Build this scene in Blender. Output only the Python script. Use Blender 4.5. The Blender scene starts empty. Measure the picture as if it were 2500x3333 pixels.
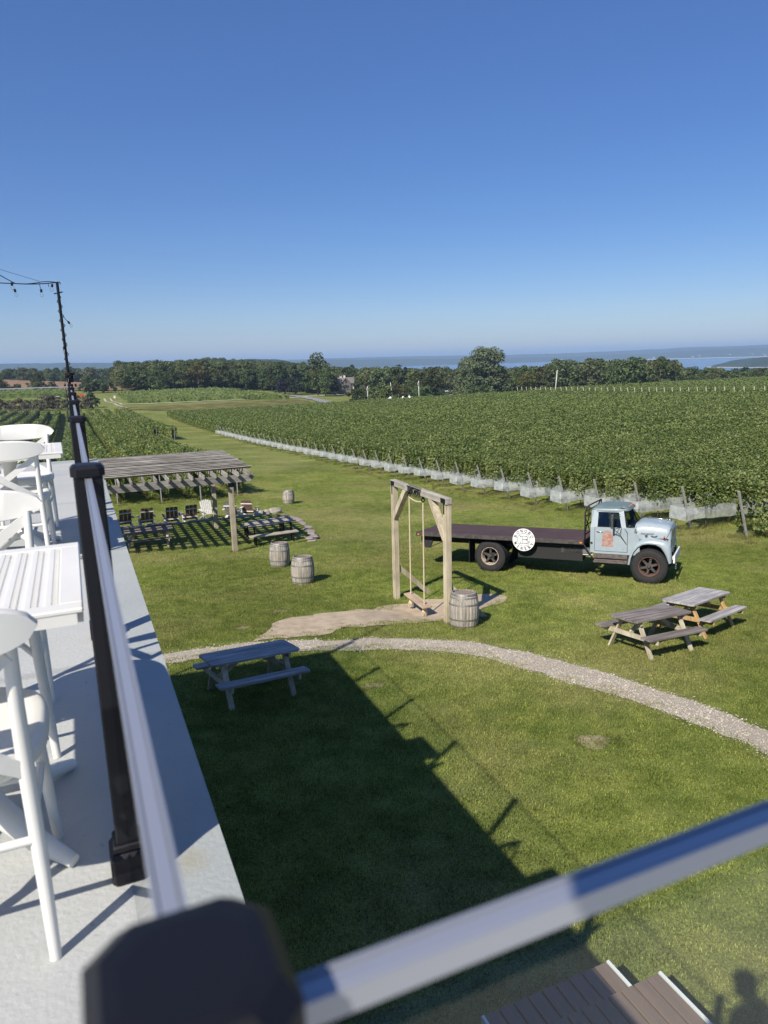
import bpy, math, random
import numpy as np
from mathutils import Vector, Matrix, noise as mnoise
random.seed(7); rng = np.random.default_rng(7)
sc = bpy.context.scene
COL = sc.collection

# ------------------------------------------------------------------ camera, sky, sun, exposure
cam_d = bpy.data.cameras.new('camera'); cam = bpy.data.objects.new('camera', cam_d); COL.objects.link(cam)
RX = Vector((0.91577895, -0.40090929, -0.02491299)); UP = Vector((0.10640475, 0.18231464, 0.97746581)); FW = Vector((0.38733312, 0.89779347, -0.20961856))
cam.matrix_world = Matrix(((RX.x, UP.x, -FW.x, 0), (RX.y, UP.y, -FW.y, 0), (RX.z, UP.z, -FW.z, 0), (0, 0, 0, 1)))
cam_d.sensor_fit = 'VERTICAL'; cam_d.sensor_height = 34.6; cam_d.sensor_width = 25.95; cam_d.lens = 23.99
cam_d.clip_start = 0.02; cam_d.clip_end = 60000
cam_d.dof.use_dof = True; cam_d.dof.focus_distance = 14.0; cam_d.dof.aperture_fstop = 6.0
sc.camera = cam
SUN = Vector((-0.593, -0.434, 0.678)).normalized()
EL = math.asin(SUN.z); AZ = math.atan2(SUN.x, SUN.y)
w = bpy.data.worlds.new('World'); sc.world = w; w.use_nodes = True
nt = w.node_tree; nt.nodes.clear()
sky = nt.nodes.new('ShaderNodeTexSky'); sky.sky_type = 'NISHITA'; sky.sun_disc = False
sky.sun_elevation = EL; sky.sun_rotation = AZ; sky.altitude = 200; sky.air_density = 1.0; sky.dust_density = 0.12; sky.ozone_density = 2.2
bg = nt.nodes.new('ShaderNodeBackground'); bg.inputs['Strength'].default_value = 0.068
wo = nt.nodes.new('ShaderNodeOutputWorld')
hsv = nt.nodes.new('ShaderNodeHueSaturation'); hsv.inputs['Saturation'].default_value = 1.36; tint = nt.nodes.new('ShaderNodeMix'); tint.data_type = 'RGBA'; tint.blend_type = 'MULTIPLY'; tint.inputs[0].default_value = 1; tint.inputs[7].default_value = (.93, 1.0, 1.2, 1)
nt.links.new(sky.outputs[0], hsv.inputs['Color']); nt.links.new(hsv.outputs[0], tint.inputs[6]); airglow = nt.nodes.new('ShaderNodeMix'); airglow.data_type = 'RGBA'; airglow.inputs[0].default_value = .24; airglow.inputs[7].default_value = (2.5, 3.4, 8.0, 1); nt.links.new(tint.outputs[2], airglow.inputs[6]); nt.links.new(airglow.outputs[2], bg.inputs[0]); nt.links.new(bg.outputs[0], wo.inputs[0])
sd = bpy.data.lights.new('sun', 'SUN'); sd.energy = 5.0; sd.angle = math.radians(0.53); sd.color = (1.0, 0.94, 0.85)
so = bpy.data.objects.new('sun', sd); COL.objects.link(so); so.rotation_euler = SUN.to_track_quat('Z', 'Y').to_euler(); so.location = (0, 0, 30)
sc.view_settings.view_transform = 'Standard'; sc.view_settings.look = 'None'; sc.view_settings.gamma = 1; sc.view_settings.use_curve_mapping = False
sc.view_settings.exposure = 0.35
sc.cycles.volume_step_rate = 4; sc.cycles.max_bounces = 8; sc.cycles.transparent_max_bounces = 24; sc.cycles.volume_bounces = 0

# ------------------------------------------------------------------ helpers
def tag(o, label=None, cat=None, group=None, kind=None):
    if label: o['label'] = label
    if cat: o['category'] = cat
    if group: o['group'] = group
    if kind: o['kind'] = kind
    return o
def thing(name, label, cat, loc=(0, 0, 0), rot=None, group=None):
    o = bpy.data.objects.new(name, None); COL.objects.link(o); o.empty_display_size = 0.2
    M = Matrix.Translation(loc)
    if rot is not None: M = M @ (rot.to_4x4() if isinstance(rot, Matrix) else Matrix.Rotation(rot, 4, 'Z'))
    o.matrix_world = M
    return tag(o, label, cat, group)
def part(name, me, parent, loc=None, rot=None, label=None, kind=None):
    o = bpy.data.objects.new(name, me); COL.objects.link(o); o.parent = parent
    if loc is not None or rot is not None:
        M = Matrix.Translation(loc or (0, 0, 0))
        if rot is not None: M = M @ (rot.to_4x4() if isinstance(rot, Matrix) else Matrix.Rotation(rot, 4, 'Z'))
        o.matrix_local = M
    if label: o['label'] = label
    if kind: o['kind'] = kind
    return o
def solo(name, me, label=None, cat=None, group=None, kind=None, loc=None):
    o = bpy.data.objects.new(name, me); COL.objects.link(o)
    if loc: o.location = loc
    return tag(o, label, cat, group, kind)
def dup(root, loc=None, rot=None, label=None, group=None):
    r = root.copy(); COL.objects.link(r)
    if loc is not None:
        M = Matrix.Translation(loc)
        if rot is not None: M = M @ (rot.to_4x4() if isinstance(rot, Matrix) else Matrix.Rotation(rot, 4, 'Z'))
        r.matrix_world = M
    if label: r['label'] = label
    if group: r['group'] = group
    for ch in root.children:
        c = ch.copy(); COL.objects.link(c); c.parent = r
        for g in ch.children:
            d = g.copy(); COL.objects.link(d); d.parent = c
    return r
class MB:
    def __init__(s): s.v = []; s.f = []; s.m = []; s.cur = 0
    def add(s, vs, fs, M=None):
        b = len(s.v)
        s.v += [tuple(M @ Vector(p)) for p in vs] if M is not None else [tuple(p) for p in vs]
        s.f += [tuple(i + b for i in f) for f in fs]; s.m += [s.cur] * len(fs)
        return s
    def box(s, c, d, R=None, bev=0.0):
        x, y, z = d[0] / 2, d[1] / 2, d[2] / 2
        if bev > 0:
            e = min(bev, x * .9, y * .9, z * .9); vs = []; 
            for sx in (-1, 1):
                for sy in (-1, 1):
                    for sz in (-1, 1):
                        vs += [(sx * x, sy * (y - e), sz * (z - e)), (sx * (x - e), sy * y, sz * (z - e)), (sx * (x - e), sy * (y - e), sz * z)]
            I = lambda sx, sy, sz, k: ((sx > 0) * 4 + (sy > 0) * 2 + (sz > 0)) * 3 + k
            fs = []
            for sg in (-1, 1):
                fs.append([I(sg, -1, -1, 0), I(sg, 1, -1, 0), I(sg, 1, 1, 0), I(sg, -1, 1, 0)][::sg])
                fs.append([I(-1, sg, -1, 1), I(-1, sg, 1, 1), I(1, sg, 1, 1), I(1, sg, -1, 1)][::sg])
                fs.append([I(-1, -1, sg, 2), I(1, -1, sg, 2), I(1, 1, sg, 2), I(-1, 1, sg, 2)][::sg])
            for a in (-1, 1):
                for b in (-1, 1):
                    fs.append([I(a, b, -1, 0), I(a, b, 1, 0), I(a, b, 1, 1), I(a, b, -1, 1)][::-a * b])
                    fs.append([I(a, -1, b, 0), I(a, 1, b, 0), I(a, 1, b, 2), I(a, -1, b, 2)][::a * b])
                    fs.append([I(-1, a, b, 1), I(1, a, b, 1), I(1, a, b, 2), I(-1, a, b, 2)][::-a * b])
                    for cc in (-1, 1): fs.append([I(a, b, cc, 0), I(a, b, cc, 1), I(a, b, cc, 2)][::a * b * cc])
        else:
            vs = [(-x, -y, -z), (x, -y, -z), (x, y, -z), (-x, y, -z), (-x, -y, z), (x, -y, z), (x, y, z), (-x, y, z)]
            fs = [(0, 3, 2, 1), (4, 5, 6, 7), (0, 1, 5, 4), (1, 2, 6, 5), (2, 3, 7, 6), (3, 0, 4, 7)]
        M = Matrix.Translation(c)
        if R is not None: M = M @ (R.to_4x4() if isinstance(R, Matrix) else Matrix.Rotation(R, 4, 'Z'))
        return s.add(vs, fs, M)
    def beam(s, a, b, wd, ht, bev=0.0, up=(0, 0, 1)):
        a = Vector(a); b = Vector(b); z = (b - a); L = z.length; z.normalize(); u = Vector(up)
        if abs(z.dot(u)) > .99: u = Vector((0, 1, 0))
        x = u.cross(z).normalized(); y = z.cross(x)
        return s.box((a + b) / 2, (wd, ht, L), Matrix((x, y, z)).transposed(), bev)
    def tube(s, pts, r, n=8, cap=True):
        pts = [Vector(p) for p in pts]; rs = r if isinstance(r, (list, tuple)) else [r] * len(pts)
        base = len(s.v); px = None
        for i, p in enumerate(pts):
            t = (pts[min(i + 1, len(pts) - 1)] - pts[max(i - 1, 0)]).normalized()
            if px is None:
                px = t.cross(Vector((0, 0, 1)) if abs(t.z) < .95 else Vector((0, 1, 0))).normalized()
            else: px = (px - t * px.dot(t)).normalized()
            py = t.cross(px)
            for k in range(n):
                a = 2 * math.pi * k / n; s.v.append(tuple(p + (px * math.cos(a) + py * math.sin(a)) * rs[i]))
        for i in range(len(pts) - 1):
            for k in range(n):
                s.f.append((base + i * n + k, base + i * n + (k + 1) % n, base + (i + 1) * n + (k + 1) % n, base + (i + 1) * n + k)); s.m.append(s.cur)
        if cap:
            s.f.append(tuple(base + k for k in range(n))[::-1]); s.f.append(tuple(base + (len(pts) - 1) * n + k for k in range(n))); s.m += [s.cur] * 2
        return s
    def lathe(s, prof, n=24, M=None, a0=0, a1=2 * math.pi):
        full = abs(a1 - a0 - 2 * math.pi) < 1e-6; m = n if full else n + 1
        vs = [(r * math.cos(a0 + (a1 - a0) * k / n), r * math.sin(a0 + (a1 - a0) * k / n), z) for r, z in prof for k in range(m)]
        fs = []
        for i in range(len(prof) - 1):
            for k in range(n):
                k2 = (k + 1) % m; fs.append((i * m + k, i * m + k2, (i + 1) * m + k2, (i + 1) * m + k))
        return s.add(vs, fs, M)
    def prism(s, poly, y0, y1, M=None):   # polygon in x,z extruded along y
        n = len(poly); vs = [(p[0], y0, p[1]) for p in poly] + [(p[0], y1, p[1]) for p in poly]
        fs = [tuple(range(n)), tuple(range(2 * n - 1, n - 1, -1))] + [(i, i + n, (i + 1) % n + n, (i + 1) % n) for i in range(n)]
        return s.add(vs, fs, M)
    def mesh(s, name, mats, smooth=False, angle=None):
        me = bpy.data.meshes.new(name); me.from_pydata(s.v, [], s.f)
        for m in (mats if isinstance(mats, (list, tuple)) else [mats]): me.materials.append(m)
        if any(s.m): me.polygons.foreach_set('material_index', s.m)
        if smooth:
            me.polygons.foreach_set('use_smooth', [True] * len(me.polygons))
            if angle: me.set_sharp_from_angle(angle=math.radians(angle))
        me.update(); return me
def quads_mesh(name, V, mat):      # V: (N,4,3)
    n = len(V); k = V.shape[1]; me = bpy.data.meshes.new(name); me.vertices.add(n * k); me.loops.add(n * k); me.polygons.add(n)
    me.vertices.foreach_set('co', V.reshape(-1).astype(np.float32)); me.loops.foreach_set('vertex_index', np.arange(n * k, dtype=np.int32))
    me.polygons.foreach_set('loop_start', np.arange(0, n * k, k, dtype=np.int32)); me.polygons.foreach_set('loop_total', np.full(n, k, dtype=np.int32))
    me.materials.append(mat); me.update(calc_edges=True); return me
def leaf_quads(P, size, nrm, jit=0.7, aspect=1.0):
    """small kite shaped leaves at points P (N,3), facing nrm (N,3) with random tilt"""
    n = len(P); N = nrm + rng.normal(0, jit, (n, 3)); N /= np.linalg.norm(N, axis=1)[:, None] + 1e-9
    r = rng.normal(0, 1, (n, 3)); T = np.cross(N, r); T /= np.linalg.norm(T, axis=1)[:, None] + 1e-9; B = np.cross(N, T)
    s = (size * (0.65 + 0.7 * rng.random(n)))[:, None] if np.isscalar(size) else (size * (0.65 + 0.7 * rng.random(n)))[:, None]
    s = s * 0.5
    c = N * s * 0.35
    return np.stack([P - T * s, P + B * s * 0.95 * aspect + c * .6, P + T * s * 1.05, P - B * s * 0.95 * aspect + c * .6], 1)

# ------------------------------------------------------------------ materials
def mat(name, color=(.5, .5, .5), rough=.6, metal=0, spec=.5, nscale=0, namp=0, bump=0, bscale=0, vec='Object', color2=None, stretch=None, detail=5, trans=0, coat=0):
    m = bpy.data.materials.new(name); m.use_nodes = True; t = m.node_tree; b = t.nodes['Principled BSDF']
    b.inputs['Base Color'].default_value = (*color, 1); b.inputs['Roughness'].default_value = rough; b.inputs['Metallic'].default_value = metal
    b.inputs['Specular IOR Level'].default_value = spec
    if coat: b.inputs['Coat Weight'].default_value = coat; b.inputs['Coat Roughness'].default_value = .15
    tc = t.nodes.new('ShaderNodeTexCoord'); mp = t.nodes.new('ShaderNodeMapping'); t.links.new(tc.outputs[vec], mp.inputs[0])
    if stretch: mp.inputs['Scale'].default_value = stretch
    if nscale:
        nz = t.nodes.new('ShaderNodeTexNoise'); nz.inputs['Scale'].default_value = nscale; nz.inputs['Detail'].default_value = detail; nz.inputs['Roughness'].default_value = .65
        t.links.new(mp.outputs[0], nz.inputs['Vector'])
        c2 = color2 or tuple(c * (1 - namp) for c in color); c1 = color if color2 else tuple(min(1, c * (1 + namp)) for c in color)
        cr = t.nodes.new('ShaderNodeValToRGB'); cr.color_ramp.elements[0].position = .36; cr.color_ramp.elements[1].position = .66
        cr.color_ramp.elements[0].color = (*c2, 1); cr.color_ramp.elements[1].color = (*c1, 1)
        t.links.new(nz.outputs[0], cr.inputs[0]); t.links.new(cr.outputs[0], b.inputs['Base Color'])
    if bump:
        nb = t.nodes.new('ShaderNodeTexNoise'); nb.inputs['Scale'].default_value = bscale or nscale * 3; nb.inputs['Detail'].default_value = 4
        t.links.new(mp.outputs[0], nb.inputs['Vector']); bp = t.nodes.new('ShaderNodeBump'); bp.inputs['Strength'].default_value = 1; bp.inputs['Distance'].default_value = bump
        t.links.new(nb.outputs[0], bp.inputs['Height']); t.links.new(bp.outputs[0], b.inputs['Normal'])
    return m
def wood(name, light, dark, axis=2, scale=14, bump=.002, rough=.85, streak=26, bare=None):
    """weathered timber: grain streaks run along AXIS of the object, per-board tint"""
    m = bpy.data.materials.new(name); m.use_nodes = True; t = m.node_tree; L = t.links.new; b = t.nodes['Principled BSDF']; b.inputs['Roughness'].default_value = rough; b.inputs['Specular IOR Level'].default_value = .2
    tc = t.nodes.new('ShaderNodeTexCoord'); mp = t.nodes.new('ShaderNodeMapping'); s = [scale] * 3; s[axis] = scale / streak; mp.inputs['Scale'].default_value = s
    oi = t.nodes.new('ShaderNodeObjectInfo'); mm = t.nodes.new('ShaderNodeVectorMath'); mm.operation = 'ADD'; L(tc.outputs['Object'], mm.inputs[0])
    ml = t.nodes.new('ShaderNodeMath'); ml.operation = 'MULTIPLY'; ml.inputs[1].default_value = 37.; L(oi.outputs['Random'], ml.inputs[0]); L(ml.outputs[0], mm.inputs[1]); L(mm.outputs[0], mp.inputs[0])
    n1 = t.nodes.new('ShaderNodeTexNoise'); n1.inputs['Scale'].default_value = 1.5; n1.inputs['Detail'].default_value = 8; n1.inputs['Roughness'].default_value = .7; n1.inputs['Distortion'].default_value = .35; L(mp.outputs[0], n1.inputs['Vector'])
    cr = t.nodes.new('ShaderNodeValToRGB'); cr.color_ramp.elements[0].position = .33; cr.color_ramp.elements[1].position = .62; cr.color_ramp.elements[0].color = (*dark, 1); cr.color_ramp.elements[1].color = (*light, 1); L(n1.outputs[0], cr.inputs[0])
    n2 = t.nodes.new('ShaderNodeTexNoise'); n2.inputs['Scale'].default_value = 2.2; n2.inputs['Detail'].default_value = 3; L(mm.outputs[0], n2.inputs['Vector'])
    mx = t.nodes.new('ShaderNodeMix'); mx.data_type = 'RGBA'; mx.blend_type = 'MULTIPLY'; mx.inputs[0].default_value = .8; L(cr.outputs[0], mx.inputs[6])
    c2 = t.nodes.new('ShaderNodeValToRGB'); c2.color_ramp.elements[0].position = .3; c2.color_ramp.elements[1].position = .7; c2.color_ramp.elements[0].color = (.62, .6, .58, 1); c2.color_ramp.elements[1].color = (1.12, 1.1, 1.07, 1); L(n2.outputs[0], c2.inputs[0]); L(c2.outputs[0], mx.inputs[7])
    hs = t.nodes.new('ShaderNodeHueSaturation'); mr = t.nodes.new('ShaderNodeMapRange'); mr.inputs[3].default_value = .82; mr.inputs[4].default_value = 1.12; L(oi.outputs['Random'], mr.inputs[0]); L(mr.outputs[0], hs.inputs['Value']); L(mx.outputs[2], hs.inputs['Color']); L(hs.outputs[0], b.inputs['Base Color'])
    bp = t.nodes.new('ShaderNodeBump'); bp.inputs['Distance'].default_value = bump; L(n1.outputs[0], bp.inputs['Height']); L(bp.outputs[0], b.inputs['Normal'])
    return m
def leaf_mat(name, cols, trans=.35, rough=.55, var_obj=True, nscale=.5, spec=.25):
    m = bpy.data.materials.new(name); m.use_nodes = True; t = m.node_tree; L = t.links.new; b = t.nodes['Principled BSDF']; b.inputs['Roughness'].default_value = rough; b.inputs['Specular IOR Level'].default_value = spec
    ge = t.nodes.new('ShaderNodeNewGeometry'); cr = t.nodes.new('ShaderNodeValToRGB'); e = cr.color_ramp.elements
    e[0].position = 0; e[0].color = (*cols[0], 1); e[1].position = 1; e[1].color = (*cols[-1], 1)
    for i, c in enumerate(cols[1:-1]): x = e.new((i + 1) / (len(cols) - 1)); x.color = (*c, 1)
    nz = t.nodes.new('ShaderNodeTexNoise'); nz.inputs['Scale'].default_value = nscale; nz.inputs['Detail'].default_value = 2; L(ge.outputs['Position'], nz.inputs['Vector'])
    ma = t.nodes.new('ShaderNodeMath'); ma.operation = 'MULTIPLY_ADD'; ma.inputs[1].default_value = .62; L(ge.outputs['Random Per Island'], ma.inputs[0])
    mr = t.nodes.new('ShaderNodeMapRange'); mr.inputs[1].default_value = .3; mr.inputs[2].default_value = .7; mr.inputs[3].default_value = 0; mr.inputs[4].default_value = .38; L(nz.outputs[0], mr.inputs[0]); L(mr.outputs[0], ma.inputs[2]); L(ma.outputs[0], cr.inputs[0])
    src = cr.outputs[0]
    if var_obj:
        oi = t.nodes.new('ShaderNodeObjectInfo'); hs = t.nodes.new('ShaderNodeHueSaturation'); r1 = t.nodes.new('ShaderNodeMapRange'); r1.inputs[3].default_value = .65; r1.inputs[4].default_value = 1.5; L(oi.outputs['Random'], r1.inputs[0])
        r2 = t.nodes.new('ShaderNodeMapRange'); r2.inputs[3].default_value = .455; r2.inputs[4].default_value = .515; mu = t.nodes.new('ShaderNodeMath'); mu.operation = 'FRACT'; m7 = t.nodes.new('ShaderNodeMath'); m7.operation = 'MULTIPLY'; m7.inputs[1].default_value = 7.31
        L(oi.outputs['Random'], m7.inputs[0]); L(m7.outputs[0], mu.inputs[0]); L(mu.outputs[0], r2.inputs[0]); L(r2.outputs[0], hs.inputs['Hue']); L(r1.outputs[0], hs.inputs['Value']); L(src, hs.inputs['Color']); src = hs.outputs[0]
    L(src, b.inputs['Base Color'])
    tr = t.nodes.new('ShaderNodeBsdfTranslucent'); L(src, tr.inputs[0]); mx = t.nodes.new('ShaderNodeMixShader'); mx.inputs[0].default_value = trans
    out = t.nodes['Material Output']; L(b.outputs[0], mx.inputs[1]); L(tr.outputs[0], mx.inputs[2]); L(mx.outputs[0], out.inputs[0])
    return m
def grass_color_nodes(t, dark, mid, dry, dryamt=.5):
    L = t.links.new; ge = t.nodes.new('ShaderNodeNewGeometry')
    def nz(s, d=4, r=.55):
        n = t.nodes.new('ShaderNodeTexNoise'); n.inputs['Scale'].default_value = s; n.inputs['Detail'].default_value = d; n.inputs['Roughness'].default_value = r; L(ge.outputs['Position'], n.inputs['Vector']); return n
    a = nz(.22, 6); c = nz(2.3, 5); f = nz(38, 3, .7); g = nz(.16, 3)
    r1 = t.nodes.new('ShaderNodeValToRGB'); r1.color_ramp.elements[0].position = .38; r1.color_ramp.elements[1].position = .62; r1.color_ramp.elements[0].color = (*dark, 1); r1.color_ramp.elements[1].color = (*mid, 1); L(c.outputs[0], r1.inputs[0])
    m1 = t.nodes.new('ShaderNodeMix'); m1.data_type = 'RGBA'; rr = t.nodes.new('ShaderNodeMapRange'); rr.inputs[1].default_value = .44; rr.inputs[2].default_value = .70; rr.inputs[4].default_value = dryamt; L(a.outputs[0], rr.inputs[0]); L(rr.outputs[0], m1.inputs[0]); L(r1.outputs[0], m1.inputs[6]); m1.inputs[7].default_value = (*dry, 1)
    m2 = t.nodes.new('ShaderNodeMix'); m2.data_type = 'RGBA'; m2.blend_type = 'MULTIPLY'; m2.inputs[0].default_value = 1; r3 = t.nodes.new('ShaderNodeMapRange'); r3.inputs[1].default_value = .25; r3.inputs[2].default_value = .75; r3.inputs[3].default_value = .4; r3.inputs[4].default_value = 1.55; L(f.outputs[0], r3.inputs[0]); L(m1.outputs[2], m2.inputs[6]); L(r3.outputs[0], m2.inputs[7])
    m3 = t.nodes.new('ShaderNodeMix'); m3.data_type = 'RGBA'; m3.blend_type = 'MULTIPLY'; m3.inputs[0].default_value = 1; r4 = t.nodes.new('ShaderNodeMapRange'); r4.inputs[1].default_value = .3; r4.inputs[2].default_value = .7; r4.inputs[3].default_value = .8; r4.inputs[4].default_value = 1.2; L(g.outputs[0], r4.inputs[0]); L(m2.outputs[2], m3.inputs[6]); L(r4.outputs[0], m3.inputs[7])
    return m3.outputs[2], f
def ground_mat(name, dark, mid, dry, dryamt=.5, bump=.02):
    m = bpy.data.materials.new(name); m.use_nodes = True; t = m.node_tree; b = t.nodes['Principled BSDF']; b.inputs['Roughness'].default_value = .9; b.inputs['Specular IOR Level'].default_value = .1
    c, f = grass_color_nodes(t, dark, mid, dry, dryamt); t.links.new(c, b.inputs['Base Color'])
    bp = t.nodes.new('ShaderNodeBump'); bp.inputs['Distance'].default_value = bump; t.links.new(f.outputs[0], bp.inputs['Height']); t.links.new(bp.outputs[0], b.inputs['Normal'])
    return m
G_DARK, G_MID, G_DRY = (.125, .158, .032), (.20, .225, .052), (.33, .285, .12)
M = {}
M['lawn'] = ground_mat('lawn_turf', G_DARK, G_MID, G_DRY, .55)
def blade_mat(name, k=1.35, trans=.3):
    m = bpy.data.materials.new(name); m.use_nodes = True; t = m.node_tree; L = t.links.new; b = t.nodes['Principled BSDF']; b.inputs['Roughness'].default_value = .6; b.inputs['Specular IOR Level'].default_value = .2
    c, f = grass_color_nodes(t, tuple(x * k for x in G_DARK), tuple(x * k for x in G_MID), tuple(x * k for x in G_DRY), .55); ge = t.nodes.new('ShaderNodeNewGeometry')
    hs = t.nodes.new('ShaderNodeHueSaturation'); r = t.nodes.new('ShaderNodeMapRange'); r.inputs[3].default_value = .4; r.inputs[4].default_value = 1.75; L(ge.outputs['Random Per Island'], r.inputs[0]); L(r.outputs[0], hs.inputs['Value']); L(c, hs.inputs['Color']); L(hs.outputs[0], b.inputs['Base Color'])
    tr = t.nodes.new('ShaderNodeBsdfTranslucent'); L(hs.outputs[0], tr.inputs[0]); mx = t.nodes.new('ShaderNodeMixShader'); mx.inputs[0].default_value = trans; L(b.outputs[0], mx.inputs[1]); L(tr.outputs[0], mx.inputs[2]); L(mx.outputs[0], t.nodes['Material Output'].inputs[0])
    return m
M['blade'] = blade_mat('grass_blade')
M['weed'] = leaf_mat('dry_weed', [(.07, .10, .02), (.16, .16, .05), (.33, .27, .13)], .3)
M['dirt'] = mat('bare_dirt', (.50, .405, .285), .95, spec=.1, nscale=3.5, color2=(.37, .29, .20), bump=.01, bscale=30)
M['spot'] = ground_mat('worn_spot', (.27, .235, .12), (.40, .33, .20), (.48, .40, .27), 1.0)
M['gravel'] = mat('gravel', (.50, .44, .35), .95, spec=.1, nscale=30, color2=(.34, .29, .22), bump=.02, bscale=60)
M['pebble'] = leaf_mat('pebble', [(.30, .26, .20), (.46, .41, .33), (.64, .59, .50)], 0, .9, False)
M['vine'] = leaf_mat('vine_leaf', [(.045, .078, .016), (.115, .162, .037), (.210, .252, .074), (.35, .37, .15)], .32, .5, False, .35)
M['vine_far'] = leaf_mat('vine_leaf_distant', [(.09, .13, .030), (.165, .212, .055), (.25, .29, .098)], .3, .6, False, .25)
M['vinewood'] = mat('vine_wood', (.10, .075, .05), .95)
M['net'] = None
M['post'] = mat('grey_vine_post', (.30, .29, .27), .85, nscale=8, namp=.25)
M['tree'] = leaf_mat('broadleaf_foliage', [(.036, .058, .020), (.072, .103, .032), (.118, .148, .050)], .25, .6, True, .12)
M['tree_pale'] = leaf_mat('pale_foliage', [(.045, .066, .026), (.088, .115, .045), (.14, .165, .075)], .25, .6, True, .12)
M['poplar'] = leaf_mat('silvery_poplar_foliage', [(.075, .10, .048), (.13, .162, .08), (.21, .245, .13)], .3, .55, False, .3)
M['tree_yellow'] = leaf_mat('yellowing_foliage', [(.055, .062, .014), (.12, .125, .028), (.17, .16, .04)], .25, .6, True, .12)
M['tree_purple'] = leaf_mat('purple_foliage', [(.012, .010, .018), (.028, .018, .034), (.045, .030, .050)], .2, .6, True, .12)
M['conifer'] = leaf_mat('conifer_needles', [(.010, .024, .012), (.022, .042, .018), (.038, .058, .026)], .1, .7, True, .15)
M['brush'] = leaf_mat('brownish_brush', [(.085, .078, .045), (.135, .12, .075), (.17, .15, .095)], .15, .8, True, .15)
M['bark'] = mat('bark', (.11, .09, .07), .95, nscale=6, namp=.35)
M['deck'] = None
# ------------------------------------------------------------------ terrain
FY = np.array([(-400, 20), (-50, 4.465), (0, -.10), (5, -.50), (12, -1.08), (20, -1.786), (31, -2.74), (37, -3.08), (43, -3.4), (52, -3.9), (68, -4.7), (92, -5.8), (111, -6.55), (137, -7.5), (160, -8.2), (200, -9.0), (260, -10), (4000, -10)], float)
GX = np.array([(-4000, .9), (-60, .9), (-20, .75), (-8, .38), (24, -1.17), (30, -1.22), (60, -.95), (150, -.1), (300, .5), (4000, .5)], float)
def Hsep(X, Y): return -4.491 + np.interp(Y, FY[:, 0], FY[:, 1]) + np.interp(X, GX[:, 0], GX[:, 1])
_t = []
def _pol(a, d, z):
    X, Y = d * math.sin(math.radians(a)), d * math.cos(math.radians(a)); _t.append((X, Y, z - float(Hsep(X, Y))))
for a, d, z in [(-30, 300, -13.5), (-30, 900, -8), (-30, 2500, -10), (-12, 300, -13.6), (-12, 600, -9), (-12, 760, -17), (-12, 900, -22), (-12, 1800, -30), (-4.4, 250, -13), (-4.4, 340, -13.6), (-4.4, 430, -13), (-4.4, 550, -11.3), (-4.4, 650, -8), (-4.4, 760, -17), (-4.4, 900, -22), (-4.4, 2000, -40),
                (1, 300, -13.6), (1, 450, -13.8), (1, 600, -11.5), (1, 760, -17), (1, 900, -22), (4.4, 240, -13.2), (4.4, 300, -14), (4.4, 420, -14.4), (4.4, 520, -13.8), (4.4, 700, -16), (4.4, 900, -17), (4.4, 2000, -40),
                (10, 270, -14.3), (10, 410, -14.5), (10, 700, -13), (10, 1000, -9), (10, 2000, -40), (17, 245, -14.6), (17, 300, -15.4), (17, 400, -16.8), (17, 700, -19), (17, 1700, -50),
                (22, 240, -15.3), (22, 300, -17.4), (22, 500, -21), (22, 1500, -55), (28, 232, -16), (28, 330, -19.5), (28, 600, -25), (28, 1500, -64), (34.5, 285, -16.5), (34.5, 400, -20), (34.5, 700, -33), (34.5, 1400, -66),
                (41, 300, -17), (41, 400, -20.5), (41, 700, -35), (41, 1300, -66), (51.6, 310, -16.5), (51.6, 420, -21.5), (51.6, 700, -37), (51.6, 1200, -66), (65, 320, -16), (65, 700, -36), (65, 1300, -66), (90, 400, -10), (90, 1300, -66),
                (28, 3000, -75), (41, 3000, -75), (55, 3000, -75), (17, 3000, -75), (10, 3000, -70), (0, 3000, -60), (-20, 3500, -50), (-60, 800, -5), (-60, 3000, -20), (-100, 1000, 5), (180, 600, 10), (130, 800, 0)]: _pol(a, d, z)
for a in range(-90, 120, 9):
    for d in ((150, 185, 212) if a < 24 else (150, 200, 250)): _t.append((d * math.sin(math.radians(a)), d * math.cos(math.radians(a)), 0.0))
_t = np.array(_t)
def _warp(X, Y):   # compress distances so that the far controls stay smooth
    d = np.hypot(X, Y) + 1e-9; k = np.log1p(d / 120.) * 200 / d; return np.stack([X * k, Y * k], -1)
_w = _warp(_t[:, 0], _t[:, 1]); _D = np.linalg.norm(_w[:, None] - _w[None], axis=2); _C = np.linalg.solve(_D + 1e-6 * np.eye(len(_w)), _t[:, 2])
def H(X, Y):
    X = np.asarray(X, float); Y = np.asarray(Y, float); sh = np.broadcast(X, Y).shape
    x = np.broadcast_to(X, sh).ravel(); y = np.broadcast_to(Y, sh).ravel(); d = np.hypot(x, y); out = Hsep(x, y)
    far = d > 160
    if far.any():
        q = _warp(x[far], y[far]); E = np.linalg.norm(q[:, None] - _w[None], axis=2) @ _C
        s = np.clip((d[far] - 160) / 60, 0, 1); out[far] += E * s * s * (3 - 2 * s)
    out -= .2 * np.exp(-(((x - 7.5) / .9) ** 2 + ((y - 15.6) / 1.1) ** 2))
    return out.reshape(sh)
def h(x, y): return float(H(np.array([x]), np.array([y]))[0])
gx = sorted(set([-3500, -2600, -2000, -1500, -1150, -900, -700, -550, -440, -350, -280, -230] + list(range(-200, -60, 10)) + list(range(-60, -12, 4)) + [x * 1.0 for x in range(-12, 3)] + list(np.arange(3, 12.01, .5)) + [x * 1. for x in range(13, 34)] + list(range(34, 62, 3)) + list(range(62, 320, 7)) + [330, 350, 380, 420, 470, 530, 600, 700, 850, 1000, 1200, 1500, 1900, 2500, 3500] + [-20, -8, 24, 30, 60, 150, 300]))
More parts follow.
